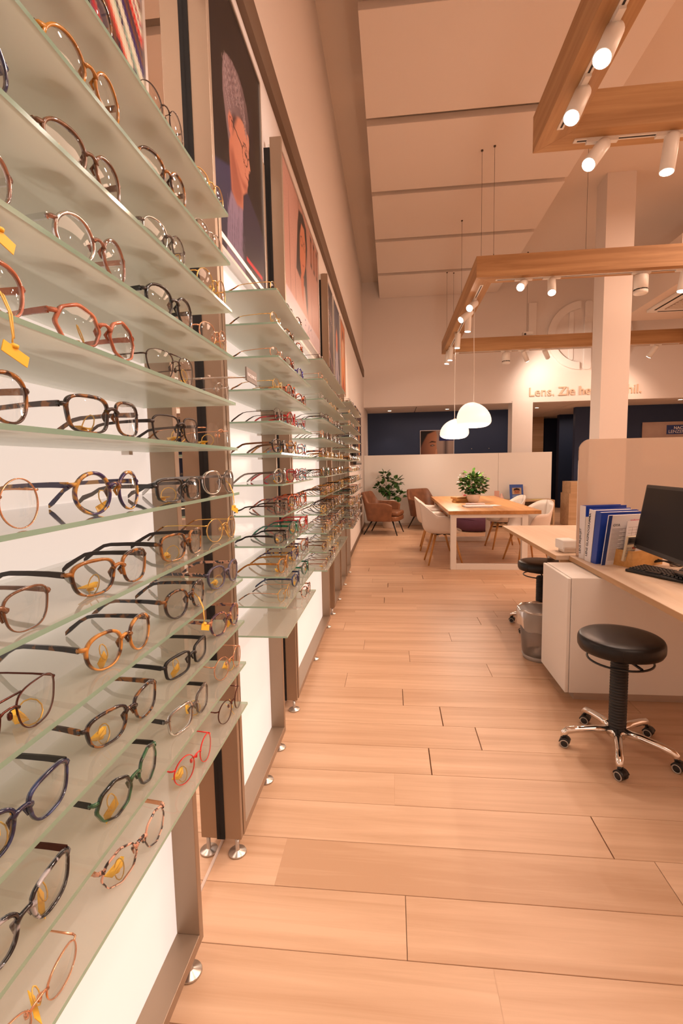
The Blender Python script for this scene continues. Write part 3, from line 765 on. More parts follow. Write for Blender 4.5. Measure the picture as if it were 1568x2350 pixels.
def spec_meshes(shape, kind, pal, tpal, lod):
    key = (shape, kind, pal, tpal, lod)
    if key in GC: return GC[key]
    n = (40, 24, 14)[lod]; a, b, ex, flr, _ = SHAPES[shape]
    P = outline(shape, n)
    t0, t1, d = {'acetate': (.0024, .0042, .0045), 'metal': (.0010, .0011, .0024), 'rimless': (0, 0, 0), 'thin': (.0012, .0026, .003)}[kind]
    if lod == 2 and kind == 'metal': t0, t1 = .0014, .0016
    br = .0085 if kind != 'metal' else .0095
    cx = a+br+t0; cz = b+t0+.0005
    fm, tm_ = PAL[pal][0], PAL[tpal][0]
    fr = MB()
    if kind != 'rimless':
        ring(fr, P, cx, cz, t0, t1, d, 1); ring(fr, P, -cx, cz, t0, t1, d, -1)
    bz = cz+b*.35; r_ = .0022 if kind in ('acetate', 'thin') else .0011
    bw = br*1.25
    pts = [(-bw, 0, bz-.001), (-bw*.5, -.001, bz+.0028), (0, -.0015, bz+.0038), (bw*.5, -.001, bz+.0028), (bw, 0, bz-.001)]
    fr.tube(pts, [r_*1.6, r_*1.1, r_, r_*1.1, r_*1.6], 6 if lod else 8)
    if shape == 'avi' and kind == 'metal': fr.tube([(-bw*1.3, 0, cz+b*.95), (bw*1.3, 0, cz+b*.95)], .0011, 6)
    WR = 2.3
    hx = cx+a*(1+flr*.6)+t1*.6; hz = cz+b*.52
    for s in (-1, 1):      # end pieces
        fr.tube([(s*(hx-.003), 0, hz), (s*(hx+.002), .001, hz), (s*(hx+.0035), .006, hz)], .0028 if kind in ('acetate', 'thin') else .0013, 6, sy=1.1)
    if kind in ('metal', 'rimless') and lod < 2:
        for s in (-1, 1):
            fr.tube([(s*bw*.9, 0, bz), (s*.0075, .006, bz-.003), (s*.0078, .007, bz-.006)], .0006, 5)
            fr.lathe([(0, -.0045), (.0022, -.003), (.0026, 0), (.0022, .003), (0, .0045)], (s*.0080, .0075, bz-.009), 8)
    elif lod < 2:
        for s in (-1, 1): fr.tube([(s*.0095, .003, bz), (s*.0088, .007, bz-.006), (s*.0098, .004, bz-.013)], [.001, .0024, .001], 6)
    fr.v = [(x, y+WR*x*x, z) for x, y, z in fr.v]
    # temples: straight then dropping to the shelf
    zt = hz; tb = MB(); ty = [.006, .03, .06, .092, .105, .120, .138, .146]
    tz = [0, .0005, .0, -.0015, -.004, -.012, -zt+.010, -zt+.0035]
    tp = [(0, y, z) for y, z in zip(ty, tz)]
    if kind in ('metal', 'rimless'):
        tb.tube(tp[:5], [.0013, .0011, .0011, .0011, .0012], 6, 0)
        tb.tube(tp[4:], [.0016, .0022, .0024, .0022], 6, 1)
    else:
        hs = [.0036, .0033, .0029, .0028, .0028, .0031, .0040, .0030]
        if kind == 'thin': hs = [x*.75 for x in hs]
        base = len(tb.v); w_ = .0014
        for p, h in zip(tp, hs):
            tb.v += [(-w_, p[1], p[2]-h), (w_, p[1], p[2]-h), (w_, p[1], p[2]+h), (-w_, p[1], p[2]+h)]
        for i in range(len(tp)-1):
            for q in range(4):
                q2 = (q+1) % 4; tb.f.append([base+i*4+q, base+i*4+q2, base+i*4+4+q2, base+i*4+4+q]); tb.m.append(0); tb.sm.append(q in (1, 3) and False)
        e = base+(len(tp)-1)*4; tb.f.append([e, e+1, e+2, e+3]); tb.m.append(0); tb.sm.append(False)
        tb.f.append([base+3, base+2, base+1, base]); tb.m.append(0); tb.sm.append(False)
    ln = MB(); L_ = [(x*1.0, -.0006-.0022*(1-(x/a)**2*.5-(z/b)**2*.5), z) for x, z in P]
    ln.v = [(0, -.0030, 0)]+[(x*.5, -.0026, z*.5) for x, z in P]+[(x, -.0008, z) for x, z in P]
    ln.v = [(x, y+WR*(x+cx)**2, z) for x, y, z in ln.v]
    for i in range(n):
        j = (i+1) % n
        ln.f.append([0, 1+i, 1+j]); ln.f.append([1+i, 1+n+i, 1+n+j, 1+j]); ln.m += [0, 0]; ln.sm += [True, True]
    res = (fr.mesh('frame_front', fm), tb.mesh('temple', [tm_, PAL['matt'][0] if kind in ('metal', 'rimless') and pal not in ('gold', 'rose') else PAL['tort'][0]]), ln.mesh('lens', M_lens), hx+.0035, hz, cx, cz, WR*hx*hx-.001)
    GC[key] = res; return res
# price tags: loop of cord with a flat yellow label
def tag_mesh(kind):
    mb = MB()
    if kind == 0:   # label lying on the shelf, loop around the frame
        mb.tube([(.004*math.cos(a)*1.0, .010+.012*math.sin(a), .012+.012*math.cos(a*1.0)) for a in np.linspace(0, 2*PI, 13)[:-1]], .0008, 5, 1, closed=True)
        mb.prism([(-.017, -.006), (.006, -.006), (.017, -.001), (.017, .004), (.006, .006), (-.017, .006)], .0012, .0021, tf=lambda p: (p[0]*.86-p[1]*.5, .020+p[0]*.5+p[1]*.86, p[2]+.002+.006*abs(p[0])/.017))
        mb.lathe([(.0045, .002), (.0048, .0035), (.003, .006), (0, .0065)], (0, .019, .001), 10, 0)
    elif kind == 1:  # label hanging over the shelf edge
        mb.tube([(0, .006, .028), (0, -.004, .020), (0, -.012, .002), (0, -.014, -.020), (0, -.013, -.026)], .0009, 5, 1)
        mb.tube([(.003, .006, .028), (.004, -.004, .018), (.003, -.012, .000), (.001, -.014, -.022)], .0009, 5, 1)
        mb.lathe([(.004, 0), (.0045, .003), (0, .005)], (0, -.014, -.031), 8, 0)
        mb.prism([(-.015, -.0055), (.015, -.0055), (.015, .0055), (-.015, .0055)], 0, .0009, tf=lambda p: (p[0]*.9+p[1]*.3, -.015-p[2], -.036+p[1]*.9-p[0]*.35))
    else:           # label standing against the frame
        mb.tube([(.006*math.cos(a), .008+.003*math.sin(a), .020+.010*math.sin(a)) for a in np.linspace(0, 2*PI, 11)[:-1]], .0008, 5, 1, closed=True)
        mb.prism([(-.016, -.0055), (.016, -.0055), (.016, .0055), (-.016, .0055)], 0, .0009, tf=lambda p: (p[0]*.8, .010+p[2]+p[1]*.5+p[0]*.4, .008+p[1]*.8+p[0]*.2))
    return mb.mesh('price_tag', [M_tag, M_cord])
TAGM = [tag_mesh(i) for i in range(3)]
ORDG = ['first', 'second', 'third', 'fourth', 'fifth', 'sixth', 'seventh', 'eighth']
KDESC = {'acetate': '', 'metal': 'thin-rimmed ', 'rimless': 'rimless ', 'thin': 'slim '}
def glasses(bay, k, ci, ncol, y, shape, kind, pal, tpal=None, tagk=0, lod=0, x=None, yaw=0., tagx=None, sc=1.0):
    tpal = tpal or pal
    fr, tb, ln, hx, hz, cx, cz, hy = spec_meshes(shape, kind, pal, tpal, lod)
    label = '%s %s%s glasses, %s from near end, %s shelf, %s bay' % (PAL[pal][1], KDESC[kind], SHAPES[shape][4], ORDG[ci], ORD[k], BAYS[bay])
    x = x if x is not None else SX1-.020
    t = thing('eyeglasses', label, 'glasses', (x, y, ZS[k]+.0006), (0, 0, PI/2+yaw), group='eyeglasses on the glass shelves of the %s bay' % BAYS[bay])
    t.scale = (sc, sc, sc)
    obj('frame_front', fr, t)
    for s in (1, -1):
        o = obj('temple', tb, t, (s*hx, hy, hz), (0, 0, s*.05)); l = obj('lens', ln, t, (s*cx, 0, cz))
        if s < 0: l.scale = (-1, 1, 1)
    if tagk is not None:
        tx = tagx if tagx is not None else random.choice((-1, 1))*cx*random.uniform(.3, 1.1)
        o = obj('price_tag', TAGM[tagk], t, (tx, .003, 0), (0, 0, random.uniform(-.5, .5) if tagk != 1 else 0))
    return t
CY1 = {1: 1.050, 2: .842, 3: .625, 4: .415, 5: .20}
H = [  # shelf, column (1 = far end), shape, kind, palette, temple palette, tag
 (0,1,'oval','metal','gold',None,0),(0,2,'round','metal','gun',None,0),(0,3,'panto','acetate','dtort',None,None),(0,4,'panto','acetate','black',None,None),
 (1,1,'oval','metal','silver',None,0),(1,2,'panto','acetate','tort',None,2),(1,3,'round','acetate','honey','tort',2),(1,4,'panto','acetate','navy',None,0),
 (2,1,'round','metal','gold',None,0),(2,2,'panto','thin','crystal',None,0),(2,3,'panto','acetate','brown',None,2),(2,4,'round','acetate','navy',None,0),
 (3,1,'panto','metal','rose',None,0),(3,2,'panto','acetate','black',None,None),(3,3,'round','acetate','nude',None,None),(3,4,'panto','acetate','nude',None,1),
 (4,1,'panto','rimless','silver',None,None),(4,2,'avi','metal','gun',None,2),(4,3,'hex','acetate','coral',None,2),(4,4,'panto','acetate','coral',None,1),
 (5,1,'round','rimless','rose',None,0),(5,2,'square','thin','matt',None,0),(5,3,'square','acetate','dtort','tort',0),(5,4,'panto','acetate','tort',None,2),
 (6,1,'panto','acetate','crystal',None,1),(6,2,'rect','acetate','black',None,0),(6,3,'round','acetate','btort',None,2),(6,4,'round','metal','rose',None,None),
 (7,1,'round','metal','gold',None,2),(7,2,'square','acetate','tort','matt',0),(7,3,'way','acetate','tort','matt',0),(7,4,'way','thin','brown',None,0),
 (8,1,'panto','acetate','bgrey','ptort',0),(8,2,'panto','acetate','dtort',None,1),(8,3,'panto','acetate','amber','dtort',2),(8,4,'avi','metal','bronze',None,0),
 (9,1,'panto','acetate','utort',None,2),(9,2,'rect','acetate','mblack',None,2),(9,3,'way','acetate','dtort','tort',0),(9,4,'way','acetate','navy','black',0),
 (10,1,'round','metal','rose',None,0),(10,2,'square','acetate','crystal','black',0),(10,3,'hex','acetate','green','black',2),(10,4,'way','acetate','marble','bronze',2),
 (11,1,'round','metal','bronze',None,2),(11,2,'round','metal','redm',None,0),(11,3,'hex','thin','ptort','rose',0),(11,4,'oval','metal','rose',None,2)]
for (k, c, sh, kd, pl, tpl, tg) in H:
    glasses(0, k, 4-c, 4, CY1[c]+random.uniform(-.006, .006), sh, kd, pl, tpl, tg, 0, x=SX1-.012-.003*random.random(), yaw=random.uniform(-.17, -.07), sc=1.06, tagx=(.026 if tg == 1 else None))
PK = list(PAL)
U2 = {0: [('oval','metal','gold'),('oval','metal','bronze'),('panto','acetate','tort')], 1: [('panto','metal','gold'),('panto','acetate','tort'),('panto','acetate','rtort')],
 2: [('oval','metal','rose'),('panto','acetate','rtort'),('panto','acetate','blue')], 3: [('oval','metal','gold'),('round','acetate','rtort'),('panto','acetate','rtort')],
 4: [('panto','metal','gun'),('round','acetate','red'),('panto','acetate','multi')], 5: [('way','acetate','black'),('panto','acetate','amber'),('square','acetate','multi')],
 6: [('panto','acetate','crystal'),('square','acetate','red'),('square','acetate','multi')], 7: [('rect','thin','gun'),('panto','acetate','rtort'),('square','acetate','rtort')],
 8: [('rect','acetate','black'),('panto','acetate','teal'),('way','acetate','red')], 9: [('panto','acetate','honey'),('panto','acetate','btort'),('panto','acetate','utort')],
 10: [('panto','metal','gold'),('panto','acetate','navy'),('panto','acetate','teal')], 11: [None, None, ('panto','acetate','ptort')]}
U2T = {(5,0): 'brown', (9,0): 'honey', (10,0): 'rose'}
for k in range(12):
    for c in range(3):
        q = U2[k][c]
        if q is None: continue
        glasses(1, k, c, 3, 1.675+.215*c, q[0], q[1], q[2], U2T.get((k, c)), random.choice((0, 0, 2, None)), 1, yaw=random.uniform(-.14, .02), sc=1.04)
up_ = ['gun', 'silver', 'bronze', 'gun', 'dtort', 'rose', 'gold']; lo_ = ['tort', 'honey', 'gold', 'amber', 'brown', 'crystal', 'dtort', 'nude', 'green', 'bronze', 'gun', 'rose', 'utort', 'bgrey']
def pick(k):
    p = random.choice(up_ if k < 5 else lo_)
    kd = 'metal' if p in ('gun', 'silver', 'bronze', 'gold', 'rose') else random.choice(('acetate', 'thin', 'acetate'))
    return random.choice(('oval', 'panto', 'rect', 'square', 'round') if kd != 'metal' else ('oval', 'rect', 'panto', 'round')), kd, p
for k in range(12):
    n = 6
    for c in range(n):
        if k == 11 and c > 3: continue
        sh, kd, p = pick(k)
        glasses(2, k, c, n, 2.72+.212*c, sh, kd, p, None, random.choice((0, 0, 2)) if k > 4 else random.choice((0, None, None)), 1 if c < 2 else 2, yaw=random.uniform(-.06, .06))
up_ += ['blue', 'navy', 'rose']
for k in range(12):
    n = 7
    for c in range(n):
        sh, kd, p = pick(k)
        glasses(3, k, c, n, 4.52+.212*c, sh, kd, p, None, random.choice((0, 2)), 2, yaw=random.uniform(-.06, .06))

# ------------------------------------------------------------------ wall posters above the displays
def poster(y0, y1, z0, z1, img, label, rim=M_alu, group='posters above the displays'):
    t = thing('wall_poster', label, 'poster', (WX, y0, z0), group=group)
    L, h = y1-y0, z1-z0
    MB().box(0, .0555, .003, L-.003, .003, h-.003).build('backing', M_white, t)
    for a in ((.0, L, 0, .012), (.0, L, h-.012, h)):
        MB().box(.03, .062, a[0], a[1], a[2], a[3]).build('frame_rail', rim, t)
    for a in ((0, .012), (L-.012, L)):
        MB().box(.03, .062, a[0], a[1], .012, h-.012).build('frame_rail', rim, t)
    print_mesh(img, (.057, .012, .012), (0, L-.024, 0), (0, 0, h-.024), M_print, 'print', t)
    return t
def portrait():
    W, Hh = 120, 170; img, u, v = painter(W, Hh, (24, 17, 20)); A = .69
    rnd = random.Random(3)
    for i in range(14):
        x, y = rnd.random(), rnd.random(); poly(img, u, v, [(x, y), (x+.05, y+.02), (x+.04, y+.2), (x-.01, y+.16)], rnd.choice([(40, 32, 26), (34, 26, 38), (44, 40, 28), (28, 22, 30)]), .03, A)
    # jacket, shirt
    poly(img, u, v, [(-.02, 0), (-.02, .27), (.03, .285), (.10, .30), (.30, .355), (.32, .20), (.20, 0)], (52, 50, 84), .006, A, (30, 26, 46), -PI/2)
    poly(img, u, v, [(.50, 0), (.47, .18), (.52, .30), (.60, .375), (.66, .37), (.90, .325), (1.02, .28), (1.02, 0)], (46, 38, 62), .006, A, (26, 20, 30), -PI/2)
    poly(img, u, v, [(.17, -.02), (.23, .18), (.29, .26), (.52, .285), (.47, .10), (.54, -.02)], (128, 104, 124), .006, A, (150, 122, 140), PI/2)
    for i in range(16):
        x = .20+.02*i; line(img, u, v, [(x, rnd.uniform(0, .1)), (x+.03, rnd.uniform(.1, .25))], (104, 84, 104), .003, A)
    # neck and face in profile to the right
    poly(img, u, v, [(.30, .54), (.29, .40), (.31, .27), (.40, .25), (.52, .27), (.53, .33), (.62, .375), (.63, .395), (.65, .415), (.645, .43), (.67, .445), (.665, .465), (.715, .495), (.69, .53), (.685, .56), (.705, .60), (.70, .63), (.60, .64), (.44, .62)], (206, 122, 92), .005, A, (226, 146, 116), .4)
    poly(img, u, v, [(.30, .42), (.31, .27), (.40, .25), (.50, .275), (.52, .33), (.44, .38), (.36, .44)], (168, 92, 70), .02, A)
    poly(img, u, v, [(.56, .36), (.62, .375), (.62, .40), (.50, .39), (.42, .42), (.46, .385)], (176, 98, 76), .012, A)
    # hair
    poly(img, u, v, [(.24, .71), (.27, .745), (.40, .78), (.51, .79), (.60, .775), (.68, .74), (.72, .685), (.70, .625), (.64, .65), (.55, .64), (.45, .60), (.36, .545), (.33, .485), (.285, .44), (.25, .51), (.215, .59), (.22, .66)], (150, 118, 116), .006, A, (96, 74, 76), -.5)
    for i in range(110):
        t = (i % 55)/55; x0 = .235+.40*t+rnd.uniform(-.02, .02); y0 = .66+.11*math.sin(PI*(.15+.75*t))+rnd.uniform(-.03, .02)
        line(img, u, v, [(x0, y0), (x0+.03, y0-.07-rnd.uniform(0, .03)), (x0+.09*(1-t), y0-.13*(1-t*.6))], rnd.choice([(180, 148, 144), (104, 80, 82), (162, 130, 128), (128, 98, 98)]), .0022, A)
    poly(img, u, v, [(.30, .50), (.33, .545), (.40, .59), (.46, .60), (.42, .56), (.36, .50)], (84, 56, 54), .012, A)
    # ear, eye, brow, mouth
    poly(img, u, v, [(.30, .485), (.285, .53), (.32, .565), (.37, .56), (.365, .51), (.33, .475)], (218, 130, 104), .006, A)
    line(img, u, v, [(.31, .50), (.31, .54), (.345, .55), (.35, .52)], (150, 78, 60), .004, A)
    line(img, u, v, [(.575, .555), (.62, .565), (.66, .553)], (96, 66, 60), .005, A)
    poly(img, u, v, [(.59, .525), (.62, .535), (.655, .522), (.62, .515)], (60, 40, 40), .004, A)
    line(img, u, v, [(.585, .437), (.62, .432), (.66, .437)], (140, 56, 52), .004, A)
    line(img, u, v, [(.60, .45), (.57, .475), (.60, .50)], (172, 96, 76), .003, A)
    # spectacles
    ring_ = [(.60+.055*math.cos(a*PI/12), .512+.036*math.sin(a*PI/12)) for a in range(25)]
    line(img, u, v, ring_, (40, 22, 22), .0035, A)
    line(img, u, v, [(.35, .545), (.45, .535), (.55, .528)], (40, 22, 22), .0045, A)
    line(img, u, v, [(.655, .52), (.69, .535), (.72, .53), (.72, .49), (.69, .485)], (40, 22, 22), .0035, A)
    poly(img, u, v, [(.56, .075), (.93, .082), (.93, .10), (.56, .092)], (214, 20, 40), .003, A)
    for i in range(14): line(img, u, v, [(.60+i*.021, .045), (.60+i*.021, .06-.006*(i % 3))], (200, 180, 180), .0022, A)
    return img
def boards():
    W, Hh = 150, 90; img, u, v = painter(W, Hh, (222, 160, 138)); A = 1.65; rnd = random.Random(5)
    for i in range(9):
        x = .04+i*.115; line(img, u, v, [(x, .08), (x+.004, 1)], (110, 66, 50), .0035, A)
        for q in range(8):
            y = rnd.uniform(.2, 1); line(img, u, v, [(x+.02, y), (x+.10, y-.06)], (206, 146, 126), .003, A)
    poly(img, u, v, [(.30, .42), (.33, .62), (.36, .80), (.40, .93), (.50, .97), (.60, .93), (.62, .78), (.58, .60), (.60, .30), (.58, .18), (.52, .40), (.40, .40)], (40, 28, 30), .01, A)
    poly(img, u, v, [(.40, .56), (.41, .74), (.46, .87), (.54, .88), (.575, .76), (.56, .60), (.50, .48), (.44, .42)], (226, 122, 74), .008, A, (240, 150, 110), 1.)
    poly(img, u, v, [(.41, .44), (.43, .30), (.47, .24), (.50, .46)], (222, 118, 74), .01, A)
    line(img, u, v, [(.43, .70), (.47, .69), (.49, .73), (.47, .77), (.43, .75), (.43, .70)], (50, 30, 26), .006, A)
    line(img, u, v, [(.51, .70), (.55, .70), (.56, .74), (.53, .77), (.51, .74), (.51, .70)], (50, 30, 26), .006, A)
    line(img, u, v, [(.47, .55), (.51, .56)], (170, 50, 40), .008, A)
    for x in (.72, .82, .92):
        poly(img, u, v, [(x, .70), (x+.055, .70), (x+.055, .97), (x, .97)], (110, 66, 50), .008, A)
        poly(img, u, v, [(x+.01, .74), (x+.045, .74), (x+.045, .93), (x+.01, .93)], (200, 120, 90), .008, A)
    poly(img, u, v, [(-.01, -.01), (1.01, -.01), (1.01, .16), (-.01, .16)], (236, 206, 208), .004, A)
    for a in ([(.50, .04), (.50, .13)], [(.50, .13), (.54, .12), (.54, .09), (.50, .085)], [(.58, .04), (.62, .13), (.64, .04)], [(.66, .10), (.70, .13), (.72, .06)]):
        line(img, u, v, a, (70, 56, 110), .006, A)
    return img
def narrow(kind):
    W, Hh = 46, 80; rnd = random.Random(kind)
    bg = [(60, 40, 44), (70, 70, 90), (220, 130, 80)][kind]; img, u, v = painter(W, Hh, bg); A = .6
    if kind == 0:
        for i in range(60):
            x, y = rnd.gauss(.45, .18), rnd.gauss(.45, .25); poly(img, u, v, [(x, y), (x+.06, y+.02), (x+.03, y+.06)], rnd.choice([(200, 130, 120), (120, 60, 60), (24, 16, 22), (150, 90, 100)]), .012, A)
        line(img, u, v, [(0, .78), (.9, .62)], (220, 190, 180), .007, A); line(img, u, v, [(.2, .3), (1, .12)], (220, 170, 170), .012, A)
    elif kind == 1:
        poly(img, u, v, [(.1, 0), (.3, .45), (.6, .5), (.9, 0)], (190, 180, 190), .02, A); poly(img, u, v, [(.35, .42), (.36, .62), (.5, .72), (.66, .62), (.62, .42)], (230, 130, 90), .02, A)
        poly(img, u, v, [(.3, .6), (.4, .78), (.6, .8), (.74, .66), (.66, .5), (.66, .66), (.5, .73)], (36, 24, 24), .02, A); poly(img, u, v, [(.45, 0), (.55, .3), (.62, 0)], (60, 90, 140), .02, A)
        line(img, u, v, [(0, .3), (1, .12)], (200, 190, 190), .01, A)
    else:
        poly(img, u, v, [(.1, .1), (.2, .5), (.5, .65), (.9, .5), (.95, .1)], (250, 160, 100), .03, A); poly(img, u, v, [(.3, .5), (.35, .75), (.6, .85), (.8, .7), (.7, .5)], (244, 190, 150), .02, A)
        poly(img, u, v, [(.25, .7), (.4, .9), (.75, .9), (.85, .7), (.6, .8)], (150, 80, 40), .02, A); poly(img, u, v, [(.2, 0), (.5, .3), (.9, 0)], (190, 90, 60), .03, A)
    return img
def streaks():
    W, Hh = 110, 130; img, u, v = painter(W, Hh, (44, 30, 70)); rnd = random.Random(11); A = .9
    for i in range(520):
        x = rnd.uniform(-.6, 1.1); w_ = rnd.uniform(.003, .014); y = rnd.uniform(0, 1.6)
        c = rnd.choice([(224, 200, 150), (220, 40, 30), (236, 90, 60), (60, 36, 96), (30, 22, 50), (120, 70, 40), (160, 190, 160), (236, 220, 190), (200, 30, 50), (150, 100, 60)])
        poly(img, u, v, [(x, y), (x+w_, y+.01), (x+.42+w_, y-.50), (x+.42, y-.53)], c, .006, A)
    return img
poster(.25, 1.16, 2.16, 3.0, streaks(), 'poster of blurred coloured light streaks at top left')
poster(1.57, 2.22, 2.08, 3.02, portrait(), 'portrait poster of a grey-haired person with glasses in profile')
poster(2.58, 3.88, 2.20, 3.0, boards(), 'wide poster of a dark-haired face among pale wooden boards')
poster(4.28, 4.78, 2.18, 3.0, narrow(0), 'narrow poster in dark red and pink, first past the third post')
poster(4.86, 5.38, 2.18, 3.0, narrow(1), 'narrow poster of a figure in white and blue, second past the third post')
poster(5.48, 6.0, 2.18, 3.0, narrow(2), 'narrow orange poster, farthest above the displays')
# wall screen past the displays
t = thing('wall_screen', 'slim dark-framed screen on left wall past the far displays', 'screen', (WX, 7.1, 1.35))
bevel(MB().box(.05, .10, 0, 1.15, 0, .86).build('casing', M_black, t), .006)
MB().box(.0, .05, .4, .7, .3, .6).build('wall_mount', M_black, t)
MB().box(.10, .103, .03, 1.12, .03, .83).build('display', mat('dark_display', (.16, .10, .08), .15), t)
MB().box(.103, .105, .45, .62, .15, .66).build('picture', mat('orange_picture', (.60, .20, .03), .4), t)

# ------------------------------------------------------------------ seating area
# table
tb = thing('dining_table', 'large oak-topped meeting table on white rectangular frames', 'table', (.70, 6.08, 0))
bevel(MB().box(0, 1.12, 0, 2.75, .705, .75).build('tabletop', M_table, tb), .002)
for y in (.02, 2.3):
    bevel(MB().box(.03, .10, y, y+.07, 0, .705).box(.90, .97, y, y+.07, 0, .705).box(.10, .90, y, y+.07, 0, .07).box(.10, .90, y, y+.07, .66, .705).build('leg', M_white, tb), .003)
MB().box(.03, .09, .12, 2.30, .655, .705).box(.91, .97, .12, 2.30, .655, .705).build('apron', M_bronze_t, tb)
# shell chairs, facing local +x
def shell_mesh():
    P = []; nt_, nv = 48, 12
    for i in range(nt_+1):
        th = -PI+2*PI*i/nt_
        c = math.cos(th)            # 1 = front
        hr = .455 + (.215*(0.5-0.5*math.tanh((c-.35)*6))) + (.16*max(0, -c-.35)/.65)**1.0*1.0
        rx = .235 if c > 0 else .25; ry = .285
        if c < 0: rx = .25+.03*(-c)
        row = []
        for j in range(nv+1):
            v = j/nv
            f = math.sin(min(1, v*1.45)*PI/2)**.8 if v < .69 else 1+.12*((v-.69)/.31)
            g = 0 if v < .35 else ((v-.35)/.65)**1.5
            if c > .35: f = min(f, 1.0)
            z = .425+(hr-.425)*g + .004*math.sin(v*PI)
            row.append((rx*f*math.copysign(abs(math.cos(th))**.8, math.cos(th)), ry*f*math.copysign(abs(math.sin(th))**.8, math.sin(th)), z))
        P.append(row)
    return MB().grid(P).mesh('shell', mat('shell_plastic', (.72, .64, .58), .4))
SHELL = shell_mesh()
def leg_m(dx, dy): return MB().tube([(dx*.12, dy*.12, .405), (dx*.225, dy*.20, 0)], [.018, .011], 10).mesh('leg', M_leg)
LEGS = [(1, 1, leg_m(1, 1)), (1, -1, leg_m(1, -1)), (-1, 1, leg_m(-1, 1)), (-1, -1, leg_m(-1, -1))]
BR = MB().box(-.13, .13, -.012, .012, .395, .41).box(-.012, .012, -.13, .13, .395, .41).tube([(-.12, -.12, .40), (.12, .12, .40)], .009, 6).tube([(-.12, .12, .40), (.12, -.12, .40)], .009, 6).mesh('under_frame', M_rubber)
def shell_chair(x, y, rot, label):
    t = thing('shell_chair', label, 'chair', (x, y, 0), (0, 0, rot), group='white shell chairs round the table')
    o = obj('shell', SHELL, t); solid(o, .008)
    for dx, dy, me in LEGS: obj('leg', me, t)
    obj('under_frame', BR, t)
shell_chair(.68, 6.55, D(4), 'white shell armchair with wooden legs at near left of table')
shell_chair(.66, 7.62, D(-3), 'white shell armchair with wooden legs at far left of table')
shell_chair(1.80, 6.66, D(196), 'white shell armchair with wooden legs at near right of table')
shell_chair(1.74, 7.75, D(186), 'white shell armchair with wooden legs at far right of table')
# brown armchairs facing local +x
def arm_mesh():
    P = []; n = 36
    for i in range(n+1):
        th = D(62)+D(236)*i/n     # wraps around the back
        c, s = math.cos(th), math.sin(th)
        back = max(0, -c)
        tt = abs(i/n-.5)*2         # 0 at back centre, 1 at arm front
        hr = .82-.20*min(1, max(0, (tt-.30)/.25))**1.2 - .05*max(0, tt-.8)/.2
        rx, ry = .33, .34
        x = rx*math.copysign(abs(c)**.55, c); y = ry*math.copysign(abs(s)**.45, s)
        row = []
        for j in range(8):
            v = j/7; z = .27+(hr-.27)*v
            k = .88+.14*v + .05*v*v*back
            row.append((x*k - .06*v*back, y*(.92+.10*v), z))
        P.append(row)
    return MB().grid(P).mesh('body_shell', M_brown)
ARM = arm_mesh()
def armchair(x, y, rot, label):
    t = thing('leather_armchair', label, 'armchair', (x, y, 0), (0, 0, rot), group='brown leather armchairs')
    o = obj('body_shell', ARM, t); solid(o, .055); bevel(o, .018, 3)
    o = MB().prism(rrect(.60, .58, .10, 5, .02, 0), .27, .36, smooth=True).build('seat_base', M_brown, t); bevel(o, .02, 3)
    o = MB().prism(rrect(.52, .50, .08, 5, .07, 0), .362, .455, smooth=True).build('seat_cushion', M_brown, t); bevel(o, .035, 4)
    for dx, dy in ((1, 1), (1, -1), (-1, 1), (-1, -1)):
        MB().tube([(dx*.20, dy*.22, .275), (dx*.30 if dx > 0 else dx*.36, dy*.27, 0)], [.016, .010], 8).build('leg', M_black, t)
    MB().tube([(.20, -.22, .265), (.20, .22, .265)], .012, 6).tube([(-.20, -.22, .265), (-.20, .22, .265)], .012, 6).build('leg_rail', M_black, t)
armchair(-.14, 9.35, D(-14), 'brown leather armchair on black legs beside the left wall')
armchair(.76, 10.0, D(-52), 'brown leather armchair on black legs behind the white chairs')
# purple pouf
t = thing('pouf', 'purple fabric pouf on the floor behind the table', 'pouf', (1.62, 9.75, 0))
MB().lathe([(0, .0), (.24, .0), (.31, .02), (.37, .09), (.39, .20), (.375, .30), (.32, .38), (.20, .42), (0, .43)], n=36, wob=lambda a, z: 1+.018*math.sin(5*a+z*9)+.01*math.sin(11*a)).build('cushion', M_purple, t)
MB().tube([(.385*math.cos(a), .385*math.sin(a), .24+.03*math.sin(2*a)) for a in np.linspace(0, 2*PI, 41)[:-1]], .005, 6, closed=True).build('piping', M_purple, t)
# low sideboard
sb = thing('low_sideboard', 'low open wooden sideboard against the white partition', 'sideboard', (1.15, 10.16, 0))
bevel(MB().box(0, 2.15, 0, .42, .53, .56).build('top', M_side, sb), .002)
MB().box(0, .03, 0, .42, 0, .53).build('side_panel', M_side, sb); MB().box(2.12, 2.15, 0, .42, 0, .53).build('side_panel', M_side, sb)
MB().box(1.05, 1.07, .02, .42, .05, .53).build('divider', M_side, sb)
MB().box(.03, 2.12, .39, .41, .05, .53).build('back_panel', mat('sideboard_back', (.20, .15, .11), .7), sb)
MB().box(.03, 2.12, .0, .42, .03, .05).build('bottom', M_side, sb)
t = thing('brochure_stand', 'blue brochure with a child portrait standing on the sideboard', 'brochure', (2.60, 10.36, .56), (D(-12), 0, D(4)))
MB().box(-.14, .14, 0, .012, 0, .32).build('card', mat('brochure_blue', (.01, .07, .35), .4), t)
img, u, v = painter(26, 24, (226, 190, 150))
poly(img, u, v, [(.22, .1), (.2, .55), (.35, .72), (.65, .72), (.8, .55), (.78, .1)], (206, 130, 96), .03); poly(img, u, v, [(.14, .5), (.2, .85), (.5, .97), (.8, .85), (.86, .5), (.74, .62), (.5, .66), (.26, .62)], (60, 34, 26), .03)
line(img, u, v, [(.3, .48), (.42, .48)], (30, 20, 20), .03); line(img, u, v, [(.58, .48), (.7, .48)], (30, 20, 20), .03); line(img, u, v, [(.38, .22), (.62, .22)], (150, 50, 40), .03)
